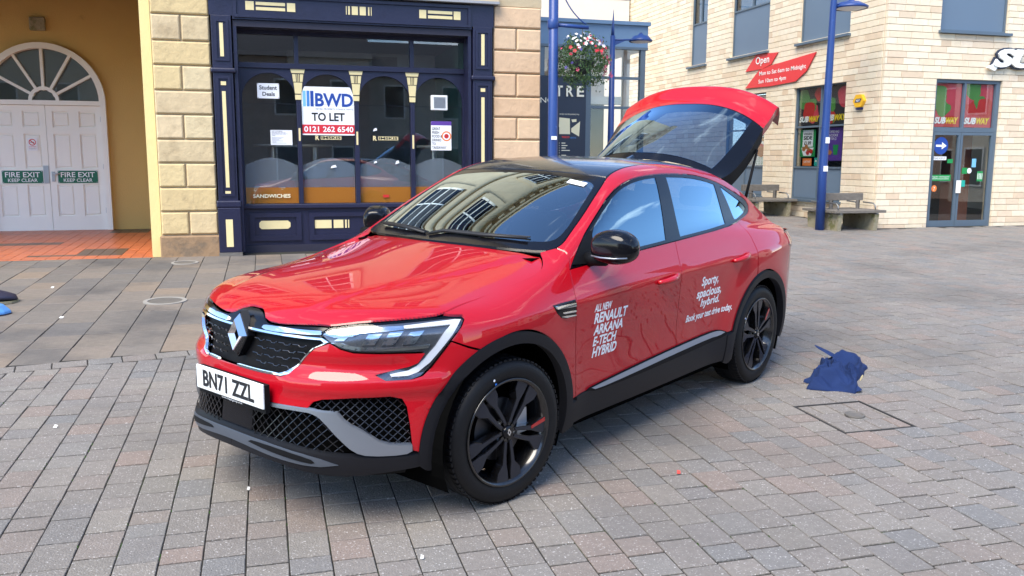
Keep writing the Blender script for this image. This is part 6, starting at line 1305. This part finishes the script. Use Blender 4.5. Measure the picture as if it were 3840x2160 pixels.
# ---------------------------------------------------------------- raised tailgate
sp = lambda *p: (Spl(*sum([[t_, q[0]] for t_, q in p], [])), Spl(*sum([[t_, q[1]] for t_, q in p], [])))
CL = [(2.47, 1.545), (2.62, 1.655), (2.82, 1.778), (3.02, 1.880), (3.19, 1.960), (3.27, 2.02), (3.32, 2.085), (3.36, 2.10)]
ED = [(2.60, 1.425), (2.74, 1.465), (2.89, 1.545), (3.04, 1.655), (3.17, 1.775), (3.26, 1.84), (3.335, 1.915), (3.37, 1.93)]
tt = np.linspace(0, 1, 8); cx_, cz_ = Spl(*np.stack([tt, [p[0] for p in CL]], 1).ravel()), Spl(*np.stack([tt, [p[1] for p in CL]], 1).ravel()); ex_, ez_ = Spl(*np.stack([tt, [p[0] for p in ED]], 1).ravel()), Spl(*np.stack([tt, [p[1] for p in ED]], 1).ravel())
TG = 4/7.
def tg(t, v):       # t along the gate from hinge to lip, v in -1..1 across
    w = .60+.06*t; b = abs(v)**2.6; return ((cx_(t)*(1-b)+ex_(t)*b), v*w, (cz_(t)*(1-b)+ez_(t)*b))
def tgrid(t0, t1, nt, v0, v1, nv, off=0):
    G = np.array([[tg(t, v) for v in np.linspace(v0, v1, nv)] for t in np.linspace(t0, t1, nt)], float); du = np.gradient(G, axis=0); dv = np.gradient(G, axis=1); N = np.cross(dv, du); N /= np.linalg.norm(N, axis=2, keepdims=True); N *= -1 if N[nt//2, nv//2, 2] < 0 else 1
    P = (G+N*off).reshape(-1, 3); N = N.reshape(-1, 3); T_ = []
    for i in range(nt-1):
        for j in range(nv-1):
            a, b, c, d = i*nv+j, i*nv+j+1, (i+1)*nv+j+1, (i+1)*nv+j
            q = np.cross(P[b]-P[a], P[d]-P[a])@N[a] > 0; T_ += [(a, b, c), (a, c, d)] if q else [(a, c, b), (a, d, c)]
    return P, N, T_
gate = put('tailgate', 'car_red', tgrid(TG, 1, 16, -1, 1, 60))
put('rear_window', 'rear_glass', tgrid(.06, TG-.015, 24, -.86, .86, 40, .002), gate) if 'rear_glass' in MATS or glassmat('rear_glass', (.16, .22, .32), 1.5, gain=3.4, coat=(.6, .82, 1.0)) else None  # blue reflection tint stands in for a bluer mirrored sky
for v0, v1 in ((-1, -.855), (.855, 1)): put('gate_border', 'gloss_black', tgrid(0, TG-.004, 24, v0, v1, 8), gate)
put('gate_border', 'gloss_black', tgrid(0, .065, 4, -.86, .86, 40), gate); put('gate_border', 'gloss_black', tgrid(TG-.03, TG-.002, 3, -.86, .86, 40, .0), gate)
# inner frame, edge thickness and the folded tail panel
def tedge(t0, t1, v, dn, nm, mt):
    ts_ = np.linspace(t0, t1, 14); mb = MB(); a = [tg(t, v) for t in ts_]; b = [(p[0]+.03, p[1]*.97, p[2]-dn) for p in a]; k = len(a); mb.add(a+b, [(i, i+1, k+i+1, k+i) for i in range(k-1)]); cb(mb, nm, mt, gate)
for v in (-1, 1): tedge(0, TG, v, .10, 'gate_edge', 'clad_dark'); tedge(TG, 1, v, .06, 'gate_edge', 'car_red')
vv = np.linspace(-1, 1, 41); a = [tg(1, v) for v in vv]; b = [(p[0]+.10, p[1]*.95, p[2]-.045) for p in a]; c = [(p[0]+.22, p[1]*.86, p[2]-.13) for p in a]
mb = MB(); k = len(a); mb.add(a+b+c, [(i, i+1, k+i+1, k+i) for i in range(k-1)]+[(k+i, k+i+1, 2*k+i+1, 2*k+i) for i in range(k-1)]); cb(mb, 'tail_panel', 'car_red', gate, smooth=True)
put('gate_lining', 'clad_dark', tgrid(TG, 1, 8, -.93, .93, 20, -.07), gate)
for s_ in (1, -1):
    mb = MB(); mb.tube([(2.93, s_*.63, 1.24), (3.12, s_*.62, 1.62)], [.012, .009], 8); cb(mb, 'gas_strut', 'clad_dark', gate, smooth=True)
# ================================================================== dropped jacket
jk = thing('jacket', (3.85, 5.12, gz(5.12)), 'crumpled dark blue jacket lying on the setts beside the rear wheel', 'jacket')
from mathutils import noise
def jacket_h(u, v):
    """height of the heap over its footprint, u,v in -1..1"""
    r = math.hypot(u, v); base = max(0.0, 1-r**3.5)**.55
    wu = u+.35*noise.noise((u*1.6, v*1.6, 3.1)); wv = v+.35*noise.noise((u*1.6, v*1.6, 8.4))
    f1 = 1-abs(math.sin(3.1*wu-4.4*wv+.5)); f2 = 1-abs(math.sin(6.3*wu+3.9*wv+1.1)); f3 = max(0, 1-2.6*abs(noise.noise((wu*2.2, wv*2.2, 1.3))))
    return base*(.035+.055*f1**1.6+.045*f2**1.8+.035*f3+.02*(u+v))+.006
OUT = [(3.54, 5.05), (3.66, 4.97), (3.74, 4.93), (3.80, 4.86), (3.87, 4.92), (4.02, 5.12), (4.19, 5.28), (4.33, 5.42), (4.34, 5.52), (4.24, 5.60), (4.10, 5.58), (3.98, 5.52), (3.87, 5.38), (3.72, 5.25), (3.62, 5.20), (3.66, 5.14)]
cxj = sum(p[0] for p in OUT)/len(OUT); cyj = sum(p[1] for p in OUT)/len(OUT); mb = MB(); NR, NA = 44, 150
O2 = smooth_out = OUT
def out_at(a):
    # radius of the outline polygon along angle a
    best = 0; c, s_ = math.cos(a), math.sin(a)
    for i in range(len(OUT)):
        (x1, y1), (x2, y2) = OUT[i], OUT[(i+1) % len(OUT)]; x1 -= cxj; x2 -= cxj; y1 -= cyj; y2 -= cyj; dx, dy = x2-x1, y2-y1; den = c*dy-s_*dx
        if abs(den) < 1e-9: continue
        t_ = (x1*dy-y1*dx)/den; q = (x1*s_-y1*c)/den
        if t_ > 0 and -1e-6 <= q <= 1+1e-6: best = max(best, t_)
    return best
vs_ = []
for i in range(NR+1):
    for k in range(NA):
        a = 2*math.pi*k/NA; r = i/NR; R_ = out_at(a); u, v = r*math.cos(a), r*math.sin(a); x, y = cxj+R_*u, cyj+R_*v
        h = jacket_h(u, v)+.010*abs(noise.noise((x*14, y*14, 2)))*(1-r)**.3
        if r > .95: h = max(h, .008)
        vs_.append((x+.02*noise.noise((x*6, y*6, 9)), y+.02*noise.noise((x*6, y*6, 4)), gz(y)+max(h, .004)))
fs_ = [(i*NA+k, i*NA+(k+1) % NA, (i+1)*NA+(k+1) % NA, (i+1)*NA+k) for i in range(NR) for k in range(NA)]
base_i = len(vs_); vs_ += [(vs_[NR*NA+k][0], vs_[NR*NA+k][1], gz(vs_[NR*NA+k][1])) for k in range(NA)]; fs_ += [(NR*NA+k, NR*NA+(k+1) % NA, base_i+(k+1) % NA, base_i+k) for k in range(NA)]
mb.add(vs_, fs_); mb.build('body', 'cloth_blue', jk, smooth=True)
def fold(pts, w, mat, nm, th=.008):
    """cloth flap: ribbon through pts with width vectors"""
    m_ = MB(); a = []; b = []
    for p, q in zip(pts, w): p, q = Vector(p), Vector(q); a.append(p-q/2); b.append(p+q/2)
    k = len(a); up_ = Vector((0, 0, th)); m_.add([tuple(v) for v in a+b]+[tuple(v-up_) for v in a+b], [(i, i+1, k+i+1, k+i) for i in range(k-1)]+[(2*k+i, 3*k+i, 3*k+i+1, 2*k+i+1) for i in range(k-1)]+[(i, 2*k+i, 2*k+i+1, i+1) for i in range(k-1)]+[(k+i, k+i+1, 3*k+i+1, 3*k+i) for i in range(k-1)]+[(0, k, 3*k, 2*k), (k-1, 3*k-1, 4*k-1, 2*k-1)])
    o = m_.build(nm, mat, jk, smooth=True); md = o.modifiers.new('s', 'SUBSURF'); md.levels = 2; md.render_levels = 2; return o
zj = gz(5.3)
fold([(4.06, 5.42, zj+.10), (4.02, 5.49, zj+.14), (3.99, 5.54, zj+.155), (3.975, 5.59, zj+.175)], [(.12, .05, -.02), (.09, .04, -.01), (.05, .02, .0), (.012, 0, 0)], 'cloth_blue', 'sleeve_tip')
fold([(3.905, 4.955, zj+.05), (3.912, 4.95, zj+.075), (3.918, 4.945, zj+.10)], [(.010, 0, 0), (.022, 0, .0), (.014, 0, 0)], 'gold', 'label_tab', .003)
fold([(3.80, 4.91, zj-.0), (3.85, 4.89, zj+.03), (3.89, 4.92, zj+.01)], [(.0, .05, .02), (.0, .07, .02), (.0, .05, .02)], 'cloth_blue', 'cuff')
# ================================================================== litter and the two things cut by the left edge
for i, (x, y, s_, mt, lb) in enumerate(((1.99, 3.87, .012, 'litter_red', 'tiny red wrapper scrap on the setts in the right foreground'), (-.13, 4.19, .008, 'litter', 'tiny white scrap on the setts below the number plate'), (-1.22, 5.39, .012, 'litter', 'small white paper scrap on the setts at the left'), (-1.84, 8.65, .02, 'litter', 'curled white scrap on the slabs below the round cover'), (-2.27, 10.36, .018, 'litter', 'white scrap on the slabs at the far left'), (.56, 3.30, .008, 'litter', 'white speck of litter at the bottom edge of the setts'))):
    t = thing('litter', (x, y, gz(y)), lb, 'litter', 'scraps of litter on the paving'); MB().add([(x-s_, y-s_*.5, gz(y)+.006), (x+s_*.6, y-s_*.6, gz(y)+.004), (x+s_, y+s_*.4, gz(y)+.016), (x-s_*.4, y+s_*.7, gz(y)+.02), (x, y, gz(y)+.001)], [(0, 1, 2, 3), (0, 4, 1), (1, 4, 2), (2, 4, 3), (3, 4, 0)]).build('scrap', mt, t, fix=True)
t = thing('boot', (-2.75, 9.75, gz(9.75)), 'dark boot toe with a pale sole cut off by the left edge of the picture', 'boot')
zb = gz(9.6); prof = [(-2.43, .02, .03), (-2.46, .075, .06), (-2.54, .115, .085), (-2.66, .13, .12), (-2.80, .135, .16), (-2.92, .12, .26), (-3.0, .11, .32)]; mb = MB(); n = 18
vs_ = [(x, 9.60+w*math.cos(2*math.pi*k/n)*1.3, zb+.02+max(0, h*.5+h*.5*math.sin(2*math.pi*k/n))) for x, w, h in prof for k in range(n)]; mb.add(vs_, [(i*n+k, i*n+(k+1) % n, (i+1)*n+(k+1) % n, (i+1)*n+k) for i in range(len(prof)-1) for k in range(n)]+[tuple(range(n)), tuple(len(prof)*n-n+k for k in range(n))[::-1]]); mb.build('upper', 'boot', t, smooth=True, fix=True)
MB().plate([(-2.415, 9.60), (-2.45, 9.49), (-2.56, 9.43), (-3.0, 9.44), (-3.0, 9.76), (-2.56, 9.77), (-2.45, 9.71)], [], (0, 0, zb), (1, 0, 0), (0, 1, 0), (0, 0, 1), .022).build('sole', 'concrete', t, bevel=.005)
t = thing('plastic_foot', (-2.6, 8.95, gz(8.95)), 'light blue tapered plastic foot cut off by the left edge of the picture', 'plastic foot')
zb = gz(8.95); pf = [(-2.33, 8.98), (-2.36, 9.06), (-2.46, 9.13), (-2.9, 9.25), (-2.9, 8.70), (-2.46, 8.82), (-2.36, 8.90)]; k = len(pf)
mb = MB(); cx_p, cy_p = -2.9, 8.98; lv = [(1, 0, .012), (1.0, .03, .0), (.90, .085, .0), (.72, .12, 0)]; vs_ = [(cx_p+(x-cx_p)*f, cy_p+(y-cy_p)*f, zb+h) for f, h, _ in lv for x, y in pf]; mb.add(vs_, [(i*k+j, i*k+(j+1) % k, (i+1)*k+(j+1) % k, (i+1)*k+j) for i in range(3) for j in range(k)]+[tuple(3*k+j for j in range(k)), tuple(j for j in range(k))[::-1]]); mb.build('shell', 'plastic_blue', t, bevel=.012, fix=True); MB().plate([(x, y) for x, y in pf], [], (0, 0, zb), (1, 0, 0), (0, 1, 0), (0, 0, 1), .012, -.001).build('rubber_base', 'boot', t)
# ================================================================== buildings across the square (seen as reflections)
pm('far_stone', s2l(204, 190, 166), .9, var=.15, scale=1); pm('far_brick', s2l(176, 150, 134), .9, var=.2, scale=1); pm('far_render', s2l(206, 196, 178), .9, var=.1, scale=1); pm('slate', s2l(70, 72, 80), .8, var=.15)
def far_house(name, lb, x0, x1, y0, y1, h, mt, face, roof=2.2):
    t = thing(name, ((x0+x1)/2, (y0+y1)/2, gz((y0+y1)/2)), lb, 'building', 'buildings across the square'); box('wall', mt, t, x0, x1, y0, y1, -2, h)
    if face in 'NS': r_ = [(x0-.2, y0-.3, h), (x1+.2, y0-.3, h), (x1+.2, y1+.3, h), (x0-.2, y1+.3, h), (x0-.2, (y0+y1)/2, h+roof), (x1+.2, (y0+y1)/2, h+roof)]; MB().add(r_, [(0, 1, 5, 4), (2, 3, 4, 5), (1, 2, 5), (3, 0, 4), (3, 2, 1, 0)]).build('roof', 'slate', t, fix=True)
    else: r_ = [(x0-.3, y0-.2, h), (x1+.3, y0-.2, h), (x1+.3, y1+.2, h), (x0-.3, y1+.2, h), ((x0+x1)/2, y0-.2, h+roof), ((x0+x1)/2, y1+.2, h+roof)]; MB().add(r_, [(0, 1, 4), (1, 2, 5, 4), (2, 3, 5), (3, 0, 4, 5), (3, 2, 1, 0)]).build('roof', 'slate', t, fix=True)
    a0_, a1_ = (x0, x1) if face in 'NS' else (y0, y1); n = int((a1_-a0_)/2.6)
    for r in range(2):
        for i in range(n):
            a = a0_+(i+.5)*(a1_-a0_)/n; z0 = .6+r*3.1
            if z0+1.7 > h: continue
            if face == 'N': w = box('window', 'white_gloss', t, a-.55, a+.55, y1+.0, y1+.05, z0, z0+1.7); box('pane', 'dark_glass2', w, a-.47, a+.47, y1+.051, y1+.06, z0+.08, z0+1.62)
            elif face == 'S': w = box('window', 'white_gloss', t, a-.55, a+.55, y0-.05, y0, z0, z0+1.7); box('pane', 'dark_glass2', w, a-.47, a+.47, y0-.06, y0-.051, z0+.08, z0+1.62)
            else: w = box('window', 'white_gloss', t, x0-.05, x0, a-.55, a+.55, z0, z0+1.7); box('pane', 'dark_glass2', w, x0-.06, x0-.051, a-.47, a+.47, z0+.08, z0+1.62)
pm('dark_glass2', (.02, .025, .03), .05, var=0)
far_house('terrace_house', 'stone terrace house behind the photographer, left of three', -22, -8, -24, -16, 7.2, 'far_stone', 'N'); far_house('terrace_house', 'brick terrace house behind the photographer, middle of three', -8, 5, -25, -17, 6.4, 'far_brick', 'N'); far_house('terrace_house', 'rendered terrace house behind the photographer, right of three', 5, 20, -27, -19, 5.8, 'far_render', 'N')
far_house('corner_house', 'brick house along the right side of the square', 34, 42, -22, -4, 5.6, 'far_brick', 'E'); far_house('corner_house', 'rendered house along the right side of the square, nearer the sandwich shop', 30, 38, -4, 12, 6.0, 'far_render', 'E')
far_house('corner_house', 'rendered house beyond the sandwich shop, outside the right edge of the picture', 17.55, 28, 14.6, 22, 6.6, 'far_render', 'S')
for o in list(bpy.data.objects):
    for k in ('_y', '_x'):
        if k in o: del o[k]
